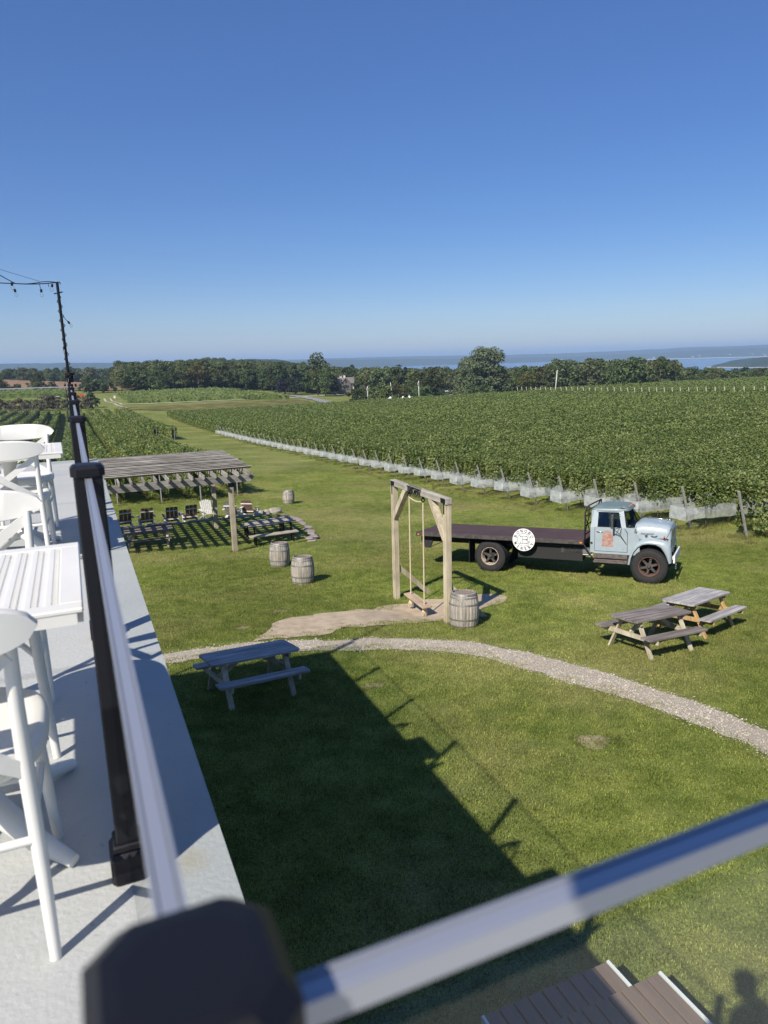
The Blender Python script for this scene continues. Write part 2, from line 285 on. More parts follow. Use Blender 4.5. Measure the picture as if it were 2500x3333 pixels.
gy = sorted(set([-900, -500, -250, -120, -60, -30] + list(range(-20, 0, 4)) + list(np.arange(0, 12, 1.)) + list(np.arange(12, 19.01, .5)) + list(range(20, 56)) + list(range(56, 114, 3)) + list(range(114, 440, 6)) + [450, 465, 480, 500, 520, 550, 580, 620, 660, 700, 760, 830, 900, 1000, 1150, 1350, 1600, 2000, 2500, 3200, 4200] + [31, 37, 43, 52, 68, 92, 111, 137, 160, 200, 260]))
XX, YY = np.meshgrid(np.array(gx, float), np.array(gy, float)); ZZ = H(XX, YY)
me = bpy.data.meshes.new('ground'); nx = len(gx); ny = len(gy)
me.from_pydata(np.stack([XX, YY, ZZ], -1).reshape(-1, 3).tolist(), [], [(j * nx + i, j * nx + i + 1, (j + 1) * nx + i + 1, (j + 1) * nx + i) for j in range(ny - 1) for i in range(nx - 1)])
me.materials.append(M['lawn']); me.polygons.foreach_set('use_smooth', [True] * len(me.polygons)); me.update()
solo('ground', me, kind='structure')

def sheet(name, poly, mt, off=.012, cell=.35, jag=.12, kind='structure', seed=1):
    """an irregular patch of ground inside polygon POLY, laid on the terrain; edge jittered"""
    from mathutils.geometry import delaunay_2d_cdt
    r = random.Random(seed); pts = []
    for _ in range(2 if cell < 1 else 0): poly = [q for i in range(len(poly)) for q in (tuple(Vector(poly[i]).lerp(Vector(poly[(i + 1) % len(poly)]), .25)), tuple(Vector(poly[i]).lerp(Vector(poly[(i + 1) % len(poly)]), .75)))]
    n = len(poly)
    for i in range(n):
        a = Vector(poly[i]); b = Vector(poly[(i + 1) % n]); k = max(1, int((b - a).length / (cell * .5)))
        for j in range(k):
            p = a.lerp(b, j / k); q = Vector((p.x / (jag * 4 + .01), p.y / (jag * 4 + .01), seed)); o = mnoise.noise_vector(q) * jag * 1.6 + Vector((r.uniform(-1, 1), r.uniform(-1, 1), 0)) * jag * .35; pts.append(Vector((p.x + o.x, p.y + o.y)))
    edges = [(i, (i + 1) % len(pts)) for i in range(len(pts))]; nb = len(pts)
    xs = [p.x for p in pts]; ys = [p.y for p in pts]; x = min(xs)
    while x < max(xs):
        y = min(ys)
        while y < max(ys):
            q = Vector((x + r.uniform(-.2, .2) * cell, y + r.uniform(-.2, .2) * cell))
            if inside(q.x, q.y, pts): pts.append(q)
            y += cell
        x += cell
    vs, es, fs, *_ = delaunay_2d_cdt(pts, edges, [], 1, 1e-5)
    z = H(np.array([v.x for v in vs]), np.array([v.y for v in vs])) + off
    me = bpy.data.meshes.new(name); me.from_pydata([(v.x, v.y, zz) for v, zz in zip(vs, z)], [], [tuple(f) for f in fs]); me.materials.append(mt); me.update()
    return solo(name, me, kind=kind), pts[:nb]
def inside(x, y, P):
    c = False; n = len(P); j = n - 1
    for i in range(n):
        xi, yi = P[i][0], P[i][1]; xj, yj = P[j][0], P[j][1]
        if (yi > y) != (yj > y) and x < (xj - xi) * (y - yi) / (yj - yi) + xi: c = not c
        j = i
    return c
def inside_np(X, Y, P):
    c = np.zeros(X.shape, bool); n = len(P); j = n - 1
    for i in range(n):
        xi, yi = P[i][0], P[i][1]; xj, yj = P[j][0], P[j][1]
        if yi != yj: c ^= ((yi > Y) != (yj > Y)) & (X < (xj - xi) * (Y - yi) / (yj - yi) + xi)
        j = i
    return c
PATH = [(0.3, 14.35), (1.25, 14.5), (2.9, 14.6), (4.2, 14.1), (5.76, 13.5), (7.15, 12.55), (7.96, 11.4), (8.45, 10.1), (8.78, 8.8), (8.95, 7.5), (9.0, 6.5), (9.0, 5.0), (8.85, 3.0), (8.5, .5), (7.6, .5), (7.95, 3.0), (8.2, 5.0), (8.35, 6.2), (8.3, 7.2), (8.1, 8.3), (7.72, 9.3), (7.35, 10.6), (6.75, 11.95), (5.42, 12.75), (3.95, 13.35), (2.75, 13.85), (1.2, 13.9), (0.3, 13.85)]
DIRT = [(3.3, 15.1), (4.2, 16.1), (5.6, 16.15), (6.7, 16.2), (7.5, 16.55), (8.6, 16.35), (9.6, 16.3), (10.3, 15.9), (10.0, 15.2), (9.0, 14.7), (8.0, 14.35), (7.0, 14.45), (5.9, 14.5), (5.3, 14.7), (4.8, 14.5), (4.0, 14.4), (2.9, 14.65)]
_, path_edge = sheet('gravel_path', PATH, M['gravel'], .014, .4, .09)
_, dirt_edge = sheet('bare_earth', DIRT, M['dirt'], .018, .4, .2, seed=3)
HOLES = [path_edge, dirt_edge]
def disc(cx, cy, rx, ry, n=14, s=0):
    r = random.Random(s); return [(cx + rx * math.cos(2 * math.pi * i / n) * r.uniform(.6, 1.2), cy + ry * math.sin(2 * math.pi * i / n) * r.uniform(.75, 1.15)) for i in range(n)]
for i, (cx, cy, rx, ry) in enumerate([(6.46, 7.45, .27, .22), (4.45, 10.9, .3, .14), (3.95, 28.9, .65, .45), (3.1, 15.75, .3, .16), (4.3, 16.9, .3, .15)]):
    _, e = sheet('bare_earth', disc(cx, cy, rx, ry, s=i), M['spot'], .008, .2, .06, seed=20 + i); HOLES.append(e)
# pebbles on the path
_n = 42000; px = rng.uniform(.3, 9.1, _n * 3); py = rng.uniform(1.0, 15, _n * 3); ok = inside_np(px, py, path_edge) | (inside_np(px + rng.normal(0, .09, len(px)), py + rng.normal(0, .09, len(py)), path_edge)); px, py = px[ok][:_n], py[ok][:_n]
P = np.stack([px, py, H(px, py) + .02], -1); sz = rng.uniform(.006, .017, len(P)) * (1 + (rng.random(len(P)) > .97)); pv = []
top = P + np.array([0, 0, 1]) * sz[:, None] * .5; an = rng.uniform(0, 6.28, len(P)); c1 = np.stack([np.cos(an), np.sin(an), -.3 + 0 * an], -1) * sz[:, None]; c2 = np.stack([-np.sin(an), np.cos(an), -.3 + 0 * an], -1) * sz[:, None] * .8
V = np.concatenate([np.stack([top, P + c1, P + c2], 1), np.stack([top, P + c2, P - c1 * .9], 1), np.stack([top, P - c1 * .9, P - c2], 1), np.stack([top, P - c2, P + c1], 1)], 0)
solo('path_pebbles', quads_mesh('path_pebbles', V, M['pebble']), kind='stuff')

# raised level terrace under the pergola
TZ = -7.28
TER = [(-3, 27.8), (4.0, 28.0), (7.2, 27.4), (8.7, 27.9), (9.1, 29.6), (9.15, 31.1), (9.0, 32.4), (8.7, 33.3), (7.8, 33.62), (5, 33.65), (1.5, 34.0), (-3, 34.2)]
mb = MB(); r_ = random.Random(5); pts = []
for i in range(len(TER)):
    a, b = Vector(TER[i]), Vector(TER[(i + 1) % len(TER)]); k = max(2, int((b - a).length / .5)); pts += [a.lerp(b, j / k) for j in range(k)]
n = len(pts); mb.v = [(p.x, p.y, max(TZ, h(p.x, p.y) - .03) if p.y < 29 else TZ) for p in pts] + [(p.x, p.y, h(p.x, p.y) - .1) for p in pts]
cx_, cy_ = 3.0, 30.8; mb.v.append((cx_, cy_, TZ)); ins = []
for i in range(n): mb.f.append((i, (i + 1) % n, 2 * n)); mb.f.append((i + n, (i + 1) % n + n, (i + 1) % n, i)); mb.m += [0, 0]
solo('terrace_lawn', mb.mesh('terrace_lawn', M['lawn']), kind='structure')
def topz(x, y):
    z = H(x, y)
    return np.where(inside_np(np.asarray(x), np.asarray(y), TER) & (np.asarray(y) > 28.6), np.maximum(z, TZ), z)

# far fields, roads
M['plough'] = mat('ploughed_field', (.30, .19, .115), .95, spec=.05, nscale=.05, color2=(.22, .14, .085), bump=0, vec='Object', detail=8)
M['meadow'] = ground_mat('dry_meadow', (.085, .095, .022), (.14, .135, .036), (.26, .205, .085), .9)
M['asphalt'] = mat('pale_asphalt', (.25, .24, .23), .9, nscale=.8, namp=.1)
M['sand'] = mat('sandy_track', (.50, .44, .33), .95, nscale=2, namp=.2)
def fpatch(name, poly, mt, off): return sheet(name, poly, mt, off, 14, 2.0, seed=9)
fpatch('ploughed_field', [(-62, 455), (-20, 455), (12, 455), (40, 462), (75, 470), (70, 520), (45, 620), (20, 700), (-10, 720), (-70, 720), (-90, 600)], M['plough'], .5)
fpatch('meadow', [(14, 236), (50, 232), (70, 232), (82, 238), (86, 262), (88, 292), (60, 276), (40, 268), (16, 262)], M['meadow'], .12)
def ribbon(name, line, wd, mt, off):
    mb = MB(); P_ = [Vector(p) for p in line]; Q = []
    for i in range(len(P_) - 1):
        k = max(1, int((P_[i + 1] - P_[i]).length / 4)); Q += [P_[i].lerp(P_[i + 1], j / k) for j in range(k)]
    Q.append(P_[-1])
    for i, p in enumerate(Q):
        t = (Q[min(i + 1, len(Q) - 1)] - Q[max(0, i - 1)]).normalized(); nn = Vector((-t.y, t.x)) * wd / 2 * random.uniform(.9, 1.1)
        for s in (1, -1): q = p + nn * s; mb.v.append((q.x, q.y, h(q.x, q.y) + off))
    for i in range(len(Q) - 1): mb.f.append((2 * i, 2 * i + 1, 2 * i + 3, 2 * i + 2)); mb.m.append(0)
    return solo(name, mb.mesh(name, mt), kind='structure')
ribbon('road', [(84, 226), (88, 246), (95, 284), (99, 322), (97, 342), (92, 358), (80, 370)], 6.5, M['asphalt'], .25)
ribbon('road', [(97.5, 318), (85, 303), (66, 291), (40, 284), (16, 280)], 2.6, M['sand'], .2)
ribbon('driveway', [(98, 325), (112, 338), (126, 352), (134, 366)], 4, M['sand'], .2)
ribbon('dirt_track', [(14, 350), (13, 312), (15, 290), (15, 272), (17, 250)], .7, M['sand'], .12)
ribbon('dirt_track', [(16.5, 350), (15.5, 312), (17.2, 290), (17, 276)], .6, M['sand'], .12)

# lake and far shores
M['water'] = mat('lake_water', (.03, .085, .19), .2, spec=.5, bump=.25, bscale=.05, nscale=.0)
WZ = -62.0
mb = MB(); mb.add([(-30000, -2000, WZ), (40000, -2000, WZ), (40000, 40000, WZ), (-30000, 40000, WZ)], [(0, 1, 2, 3)])
solo('lake', mb.mesh('lake', M['water']), kind='structure')
M['farhill'] = mat('far_wooded_hill', (.034, .055, .022), .95, spec=.05, nscale=.012, color2=(.018, .032, .014), detail=8, bump=6, bscale=.02)
def ridge(name, pts, depth, seed, rough=1.0, zbase=None, n=150, m=14):
    """wooded ridge: pts = (bearing deg, distance, crest height)"""
    P_ = np.array(pts, float); a = np.linspace(P_[0, 0], P_[-1, 0], n); d = np.interp(a, P_[:, 0], P_[:, 1]); z = np.interp(a, P_[:, 0], P_[:, 2]); zb = WZ - 3 if zbase is None else zbase
    mb = MB()
    for j in range(m):
        s = j / (m - 1)
        for i in range(n):
            dd = d[i] + depth * s; A = math.radians(a[i]); x, y = dd * math.sin(A), dd * math.cos(A)
            k = math.sin(min(1, s * 1.7) * math.pi / 2) ** 1.1 if s < .75 else math.cos((s - .75) / .25 * math.pi / 2)
            nzv = mnoise.fractal(Vector((x / (depth * .35), y / (depth * .35), seed)), 1, 2, 6)
            zz = zb + (z[i] - zb) * k * (1 + .16 * nzv * rough) + (3.2 * mnoise.noise(Vector((x / 60, y / 60, seed + 3))) + 2.2 * mnoise.noise(Vector((x / 22, y / 22, seed + 9)))) * rough * min(1, s * 6)
            mb.v.append((x, y, zz if j else zb))
    for j in range(m - 1):
        for i in range(n - 1): mb.f.append((j * n + i, j * n + i + 1, (j + 1) * n + i + 1, (j + 1) * n + i)); mb.m.append(0)
    return solo(name, mb.mesh(name, M['farhill'], True), kind='structure')
ridge('far_hills', [(-25, 8200, 44), (-5, 8200, 40), (4, 8600, 44), (12, 8600, 26), (20, 8600, 36), (27, 8600, 30), (34, 8800, 24), (41, 9000, 34), (47, 9200, 58), (53, 9200, 72), (65, 9200, 80)], 2500, 3, .8, n=420)
ridge('far_hills', [(-25, 5600, 38), (-12, 5600, 44), (-5, 5600, 40), (2, 5600, 38), (6, 5700, 28), (12, 5900, 26), (17, 6200, 10), (23, 6500, 8), (30, 7000, -8), (36, 7400, -18), (43, 7600, -6), (50, 7600, 22), (58, 7600, 30), (66, 7600, 30)], 1600, 8, .8, n=420)
ridge('wooded_hill', [(6, 2300, -30), (10.5, 2250, 5), (13, 2200, 14), (15.5, 2200, 6), (19, 2300, -30)], 500, 14, .6, n=150)
ridge('wooded_point', [(48.0, 3180, -61), (48.6, 3120, -52), (49.3, 3060, -40), (50.3, 3000, -32), (53, 2950, -24), (56, 2900, -20), (66, 2850, -18)], 420, 21, .5, n=160)
M['beach'] = mat('pale_shore', (.62, .58, .48), .9)
mb = MB()
for a0, a1, d, zt in ((28.5, 60, 7560, 4.0), (47.6, 66, 2840, .8)):
    for i in range(60):
        A = math.radians(a0 + (a1 - a0) * i / 59); dd = d * (1 + .003 * math.sin(i)) - (0 if d > 5000 else 0); 
        if d < 5000: dd = np.interp(math.degrees(A), [47.6, 48.6, 50.3, 56, 66], [3150, 3080, 2975, 2875, 2820])
        for s in (0, 1): mb.v.append(((dd + s * 60) * math.sin(A), (dd + s * 60) * math.cos(A), WZ + .4 + s * zt))
b0 = 0
for g in range(2):
    for i in range(59): k = g * 120 + 2 * i; mb.f.append((k, k + 2, k + 3, k + 1)); mb.m.append(0)
solo('beach', mb.mesh('beach', M['beach']), kind='structure')
for i in range(20):
    a = random.choice([random.uniform(19, 28), random.uniform(33, 39), random.uniform(44, 52)]); d = random.uniform(7500, 7900); x, y = d * math.sin(math.radians(a)), d * math.cos(math.radians(a)); hh_ = MB(); wd = random.uniform(9, 20); hh_.box((0, 0, 3), (wd, 9, 6)); hh_.add([(-wd / 2, -5, 6), (wd / 2, -5, 6), (wd / 2, 5, 6), (-wd / 2, 5, 6), (-wd / 2, 0, 9), (wd / 2, 0, 9)], [(0, 1, 5, 4), (2, 3, 4, 5), (0, 4, 3), (1, 2, 5)])
    o_h = solo('lake_house', hh_.mesh('lake_house', M['beach']), 'tiny pale house on the far shore of the bay', 'house', 'houses along the far shore'); o_h.location = (x, y, WZ + 3 + (d - 7500) * .06)

# air
M['haze'] = bpy.data.materials.new('haze'); M['haze'].use_nodes = True; t = M['haze'].node_tree; t.nodes.clear(); o_ = t.nodes.new('ShaderNodeOutputMaterial'); v_ = t.nodes.new('ShaderNodeVolumePrincipled')
v_.inputs['Color'].default_value = (.52, .73, 1.0, 1); v_.inputs['Density'].default_value = 1.3e-4; v_.inputs['Anisotropy'].default_value = 0.0; t.links.new(v_.outputs[0], o_.inputs['Volume'])
mb = MB(); mb.box((2000, 5000, 35), (36000, 42000, 250)); solo('haze', mb.mesh('haze', M['haze']), kind='stuff')

# ------------------------------------------------------------------ vineyard rows
RS = 2.85
def canopy_pts(L0, L1, per_m, hw=.48, z0=.95, z1=2.05, falloff=0, gf=None):
    n = int((L1 - L0) * per_m)
    if falloff:  # denser near L0
        u = rng.random(n); x = L0 + (L1 - L0) * u ** (1 + falloff)
    else: x = rng.uniform(L0, L1, n)
    k = rng.random(n); side = np.where(rng.random(n) < .5, -1, 1); top = k < .36; shoot = k > .90
    yy = np.where(top, rng.uniform(-hw, hw, n), side * hw * rng.uniform(.75, 1.1, n)); zz = np.where(top, z1 + rng.normal(0, .12, n), rng.uniform(z0 - .15 * (rng.random(n) < .3), z1, n))
    bulge = .22 * np.sin(x * 2.3 + 1.3) * np.sin(x * .77) + .12 * np.sin(x * 5.1)
    yy = yy * (1 + bulge); zz = zz + np.where(zz > 1.6, bulge * .5, 0) + np.where(shoot, rng.uniform(0, .42, n), 0)
    nr = np.stack([rng.normal(0, .3, n), np.where(top, rng.normal(0, .4, n), side), np.where(top, 1.4, .55)], -1)
    return np.stack([x, yy, zz], -1), nr
def row_mesh(name, L0, L1, per_m, size, axis, falloff=0, z0=.95, z1=2.05, hw=.48, mt='vine', sgrow=0, core=True):
    P_, N_ = canopy_pts(L0, L1, per_m, hw, z0, z1, falloff); s = size * (1 + sgrow * (P_[:, 0] - L0) / (L1 - L0))
    prof = (lambda q: np.interp(q, GX[:, 0], GX[:, 1])) if axis == 0 else (lambda q: np.interp(q, FY[:, 0], FY[:, 1]))
    ref = prof(L0)
    Q = leaf_quads(P_, s, N_, .55)
    if core:
        k = max(4, int((L1 - L0) / 1.5)); xs = np.linspace(L0 + 1.6, L1 - .6, k + 1); C = []
        for i in range(k):
            a, b = xs[i], xs[i + 1]; w1, w2 = hw * .5, hw * .5; zb, zt = z0 + .12, z1 - .18
            for (p, q_) in (((-w1, zb), (-w2, zt)), ((-w2, zt), (w2, zt)), ((w2, zt), (w1, zb))): C.append([(a, p[0], p[1]), (b, p[0], p[1]), (b, q_[0], q_[1]), (a, q_[0], q_[1])])
        Q = np.concatenate([Q, np.array(C)], 0)
    Q = Q.copy(); Q[..., 2] += (prof(Q[..., 0]) - ref); Q[..., 0] -= L0
    if axis == 1: Q = np.stack([Q[..., 1], Q[..., 0], Q[..., 2]], -1)
    return quads_mesh(name, Q, M[mt])
m = bpy.data.materials.new('bird_netting'); m.use_nodes = True; t = m.node_tree; L = t.links.new; b = t.nodes['Principled BSDF']; b.inputs['Base Color'].default_value = (.72, .75, .73, 1); b.inputs['Roughness'].default_value = .7
tp = t.nodes.new('ShaderNodeBsdfTransparent'); tl = t.nodes.new('ShaderNodeBsdfTranslucent'); tl.inputs[0].default_value = (.74, .77, .75, 1); m1 = t.nodes.new('ShaderNodeMixShader'); m1.inputs[0].default_value = .35; L(b.outputs[0], m1.inputs[1]); L(tl.outputs[0], m1.inputs[2])
tc = t.nodes.new('ShaderNodeTexCoord'); nz = t.nodes.new('ShaderNodeTexNoise'); nz.inputs['Scale'].default_value = 5; nz.inputs['Detail'].default_value = 6; L(tc.outputs['Object'], nz.inputs['Vector']); mr = t.nodes.new('ShaderNodeMapRange'); mr.inputs[1].default_value = .3; mr.inputs[2].default_value = .7; mr.inputs[3].default_value = .34; mr.inputs[4].default_value = .78; L(nz.outputs[0], mr.inputs[0])
m2 = t.nodes.new('ShaderNodeMixShader'); L(mr.outputs[0], m2.inputs[0]); L(tp.outputs[0], m2.inputs[1]); L(m1.outputs[0], m2.inputs[2]); L(m2.outputs[0], t.nodes['Material Output'].inputs[0]); M['net'] = m
def net_mesh(x1, seed):
    r = random.Random(seed); mb = MB(); xs = [-.95, -.9] + list(np.arange(-.4, x1, .55)); P_ = []
    z0, z1 = .58, 1.16; A = [(x, -.47 + r.uniform(-.06, .06), z0 + r.uniform(-.05, .05) + .05 * math.sin(x * 1.1 + seed), z1 + r.uniform(-.03, .03)) for x in xs]; Bk = [(x, .40, z0 + r.uniform(-.05, .05), z1) for x in xs]
    ln = list(reversed(Bk)) + A; g = lambda x: np.interp(24.5 + x, GX[:, 0], GX[:, 1]) - np.interp(24.5, GX[:, 0], GX[:, 1])
    for (x, y, a, c) in ln: mb.v += [(x, y, a + g(x)), (x, y * 1.02, (a + c) / 2 + g(x)), (x, y * .95, c + g(x))]
    for i in range(len(ln) - 1):
        for k in (0, 1): mb.f.append((3 * i + k, 3 * i + 3 + k, 3 * i + 4 + k, 3 * i + 1 + k)); mb.m.append(0)
    return mb.mesh('netting', M['net'])
nets = [net_mesh(22, s) for s in range(4)]
mb = MB(); mb.beam((0, 0, -.1), (-.72, 0, 2.0), .07, .07); end_post = mb.mesh('end_post', M['post'])
mb = MB(); mb.beam((0, 0, -.1), (0, 0, 2.12), .06, .06); mid_post = mb.mesh('post', M['post'])
mb = MB(); mb.beam((0, 0, -.1), (0, 0, 2.12), .06, .06); pale_post = mb.mesh('pale_post', mat('pale_wooden_post', (.58, .54, .44), .9))
def trunks_mesh(L, axis, g0):
    mb = MB(); r = random.Random(4); x = .8; pr = GX if axis == 0 else FY
    while x < L:
        z = np.interp(g0 + x, pr[:, 0], pr[:, 1]) - np.interp(g0, pr[:, 0], pr[:, 1]); p = [(x + r.uniform(-.05, .05), r.uniform(-.06, .06), z - .05), (x + r.uniform(-.08, .08), r.uniform(-.06, .06), z + .5), (x + r.uniform(-.1, .1), 0, z + 1.05)]
        if axis: p = [(q[1], q[0], q[2]) for q in p]
        mb.tube(p, [.035, .03, .025], 5); x += 1.5
    return mb.mesh('vine_trunk', M['vinewood'])
trunks = trunks_mesh(40, 0, 24.5)
RA = [row_mesh('foliage', 24.5 - .2, 66, 560, .108, 0, .35, mt='vine', z0=1.12, z1=2.12, hw=.44) for _ in range(4)]
RA0 = row_mesh('foliage', 24.3, 50, 640, .112, 0, .3, z0=.45, z1=2.1, hw=.55)
RB = [row_mesh('foliage', 24.3, 128, 260, .15, 0, .3, mt='vine', sgrow=.5, z0=1.08) for _ in range(4)]
RC = [row_mesh('foliage', 24.3, 147, 110, .24, 0, .2, mt='vine_far', sgrow=.4, z0=.8) for _ in range(4)]
RD = [row_mesh('foliage', 156, 300, 34, .42, 0, 0, mt='vine_far', z0=.7) for _ in range(3)]
ORD = ['nearest', 'second', 'third', 'fourth', 'fifth', 'sixth', 'seventh', 'eighth', 'ninth', 'tenth', 'eleventh', 'twelfth']
for k in range(67):
    Y = 19.71 + RS * k; z = float(Hsep(24.5, Y)); near = k < 10
    if k == 0: lab = 'leafy vine row without netting, at the right edge behind the picnic tables'
    elif k < 12: lab = f'{ORD[k - 1]} netted vine row behind the truck, its end post leaning outwards'
    elif k < 27: lab = 'netted vine row farther along the grass headland beyond the swing'
    else: lab = 'vine row in the far half of the right-hand vineyard'
    t_ = thing('vine_row', lab, 'vine row', (24.5, Y, z), group='vine rows of the large vineyard')
    me_ = RA0 if k == 0 else (RA[k % 4] if near else RB[k % 4] if k < 27 else RC[k % 4])
    part('foliage', me_, t_, (-.2, 0, 0))
    if k < 40: part('end_post', end_post, t_)
    if 0 < k < 40: part('netting', nets[k % 4], t_, (0, 0, random.uniform(-.05, .03)))
    if k < 14:
        part('vine_trunk', trunks, t_, kind='stuff')
        for q in range(1, 5): xx = 24.5 + q * 7.3; part('post', mid_post, t_, (q * 7.3, 0, float(Hsep(xx, Y)) - z))
for k in range(58):
    Y = 60 + RS * k
    if Y > 232: break
    zz = h(156, Y); t_ = thing('vine_row', 'vine row on the far rise behind the line of pale end posts', 'vine row', (155.5, Y, float(Hsep(156, Y))), group='vine rows on the far rise')
    part('foliage', RD[k % 3], t_)
    if Y > 100:
        for q in (0,): part('end_post', pale_post, t_, (-4.5, 0, -.1), rot=Matrix.Rotation(-.2, 3, 'Y') @ Matrix.Diagonal((2.4, 2.4, 1.55)))
# left blocks: rows run away from the building
def left_row(X, Y0, Y1, per, size, gi):
    return row_mesh('foliage', Y0, Y1, per, size, 1, .55, z0=.5, z1=1.95, hw=.42, sgrow=.9, mt='vine')
LR = {}
LA = [left_row(0, 44.5, 232, 95, .17, i) for i in range(3)]; LB = [row_mesh('foliage', 122, 232, 70, .28, 1, .1, z0=.6, z1=1.95, hw=.42, mt='vine') for i in range(2)]
for i, X in enumerate([9.45, 6.75, 4.4, 1.9, -.8, -3.6, -6.4, -9.2, -12, -14.8, -17.6, -20.4, -23.2, -26]):
    Y0 = 46.5 if i == 0 else 44.5
    lab = ('vine row ending behind the rear pergola post', 'vine row ending behind the dark chairs, second from the right under the pergola', 'vine row ending behind the pergola, third from the right', 'vine row ending behind the leftmost dark chairs')[i] if i < 4 else 'vine row left of the deck seen through the glass railing'
    t_ = thing('vine_row', lab, 'vine row', (X, Y0, float(Hsep(X, Y0))), group='vine rows of the left vineyard')
    part('foliage', LA[i % 3], t_)
    part('end_post', mid_post, t_, (0, -.25, 0))
for X in (12.3, 15.1):
    Y0 = 122; t_ = thing('vine_row', 'short vine row at the edge of the grass track, set back from the rest' if X < 13 else 'short outermost vine row beside the grass track', 'vine row', (X, Y0, float(Hsep(X, Y0))), group='vine rows of the left vineyard'); part('foliage', LB[int(X) % 2], t_); part('end_post', mid_post, t_, (0, -.3, 0))
FR = [row_mesh('foliage', 0, 96, 42, .45, 0, 0, z0=.3, z1=1.8, hw=.55, mt='vine_far') for _ in range(2)]
# distant vineyard beyond the meadow and the strip on the left
def far_block(x0, x1, y0, y1, lab, grp, name='vine_row', sp=5.7):
    Y = y0
    k = 0
    while Y < y1:
        n = max(2, int((x1(Y) - x0(Y)) / 6)); xs = np.linspace(x0(Y), x1(Y), n * 24); P_ = np.stack([xs + rng.normal(0, .2, len(xs)), rng.normal(0, .4, len(xs)), rng.uniform(.5, 2.1, len(xs))], -1)
        P_ = np.repeat(P_, 3, 0) + rng.normal(0, .25, (len(xs) * 3, 3)); Q = leaf_quads(P_, .6, np.tile([0, -.7, .7], (len(P_), 1)), .5)
        Q[..., 2] += H(Q[..., 0], np.full(Q[..., 0].shape, Y)); Q[..., 1] += Y
        C = []
        for i in range(n * 4): a, b_ = np.interp([i, i + 1], [0, n * 4], [xs[0], xs[-1]]); za, zb = h(a, Y), h(b_, Y); C += [[(a, Y - .5, za), (b_, Y - .5, zb), (b_, Y - .3, zb + 1.8), (a, Y - .3, za + 1.8)], [(a, Y - .3, za + 1.8), (b_, Y - .3, zb + 1.8), (b_, Y + .4, zb + 1.8), (a, Y + .4, za + 1.8)]]
        Q = np.concatenate([Q, np.array(C)], 0)
        solo('vine_row', quads_mesh('vine_row', Q, M['vine_far']), lab, 'vine row', grp); Y += sp; k += 1
far_block(lambda Y: 20 + (Y - 285) * .02, lambda Y: 84 if Y < 330 else 84 - (Y - 330) * .1, 292, 400, 'vine row of the distant vineyard beyond the dry meadow', 'vine rows beyond the meadow')
far_block(lambda Y: -50, lambda Y: -2, 375, 440, 'vine row in the strip below the ploughed field at far left', 'vine rows below the ploughed field')
# ------------------------------------------------------------------ instanced stuff (grass, forest)
def scatter(name, P_, protos, scl, kind='stuff', rotmax=6.283, label=None, cat=None):
    me = bpy.data.meshes.new(name); me.vertices.add(len(P_)); me.vertices.foreach_set('co', P_.astype(np.float32).ravel())
    a = me.attributes.new('scl', 'FLOAT', 'POINT'); a.data.foreach_set('value', scl.astype(np.float32)); a = me.attributes.new('rz', 'FLOAT', 'POINT'); a.data.foreach_set('value', rng.uniform(0, rotmax, len(P_)).astype(np.float32))
    o = solo(name, me, label, cat, kind=kind); g = bpy.data.node_groups.new(name + '_scatter', 'GeometryNodeTree'); g.interface.new_socket('Geometry', in_out='INPUT', socket_type='NodeSocketGeometry'); g.interface.new_socket('Geometry', in_out='OUTPUT', socket_type='NodeSocketGeometry')
    N = g.nodes.new; L = g.links.new; gi = N('NodeGroupInput'); go = N('NodeGroupOutput'); iop = N('GeometryNodeInstanceOnPoints'); jo = N('GeometryNodeGeometryToInstance')
    for p in protos:
        oi = N('GeometryNodeObjectInfo'); oi.inputs['Object'].default_value = p; L(oi.outputs['Geometry'], jo.inputs[0])
    L(gi.outputs[0], iop.inputs['Points']); L(jo.outputs[0], iop.inputs['Instance']); iop.inputs['Pick Instance'].default_value = len(protos) > 1
    if len(protos) > 1:
        rv = N('FunctionNodeRandomValue'); rv.data_type = 'INT'; rv.inputs[4].default_value = 0; rv.inputs[5].default_value = len(protos) - 1; L(rv.outputs[2], iop.inputs['Instance Index'])
    na = N('GeometryNodeInputNamedAttribute'); na.data_type = 'FLOAT'; na.inputs[0].default_value = 'scl'; nb = N('GeometryNodeInputNamedAttribute'); nb.data_type = 'FLOAT'; nb.inputs[0].default_value = 'rz'; cx = N('ShaderNodeCombineXYZ'); L(nb.outputs[0], cx.inputs[2])
    L(cx.outputs[0], iop.inputs['Rotation']); L(na.outputs[0], iop.inputs['Scale']); L(iop.outputs[0], go.inputs[0]); md = o.modifiers.new('scatter', 'NODES'); md.node_group = g; return o
def proto(me): return bpy.data.objects.new(me.name + '_source', me)
def grass_patch(name, n, R, hgt, wd, mt, lean=.5):
    r = R * np.sqrt(rng.random(n)); a = rng.uniform(0, 6.283, n); x, y = r * np.cos(a), r * np.sin(a); b = rng.uniform(0, 6.283, n); hh = hgt * rng.uniform(.5, 1.3, n); ln = hh * lean * rng.uniform(.2, 1.2, n); c = rng.uniform(0, 6.283, n)
    base = np.stack([x, y, -.01 + 0 * x], -1); dx = np.stack([np.cos(b), np.sin(b), 0 * b], -1) * wd / 2; tip = base + np.stack([np.cos(c) * ln, np.sin(c) * ln, hh], -1)
    return quads_mesh(name, np.stack([base - dx, base + dx, tip], 1), mt)
gp = [proto(grass_patch('grass_patch', 560, .36, .034, .0095, M['blade'])) for _ in range(3)]
gx_, gy_ = np.meshgrid(np.arange(.3, 26, .33), np.arange(2.2, 24.5, .33)); X = (gx_ + rng.uniform(-.1, .1, gx_.shape)).ravel(); Y = (gy_ + rng.uniform(-.1, .1, gy_.shape)).ravel()
vis = (X < 1.36 * Y + 2.5) & (X < 25); 
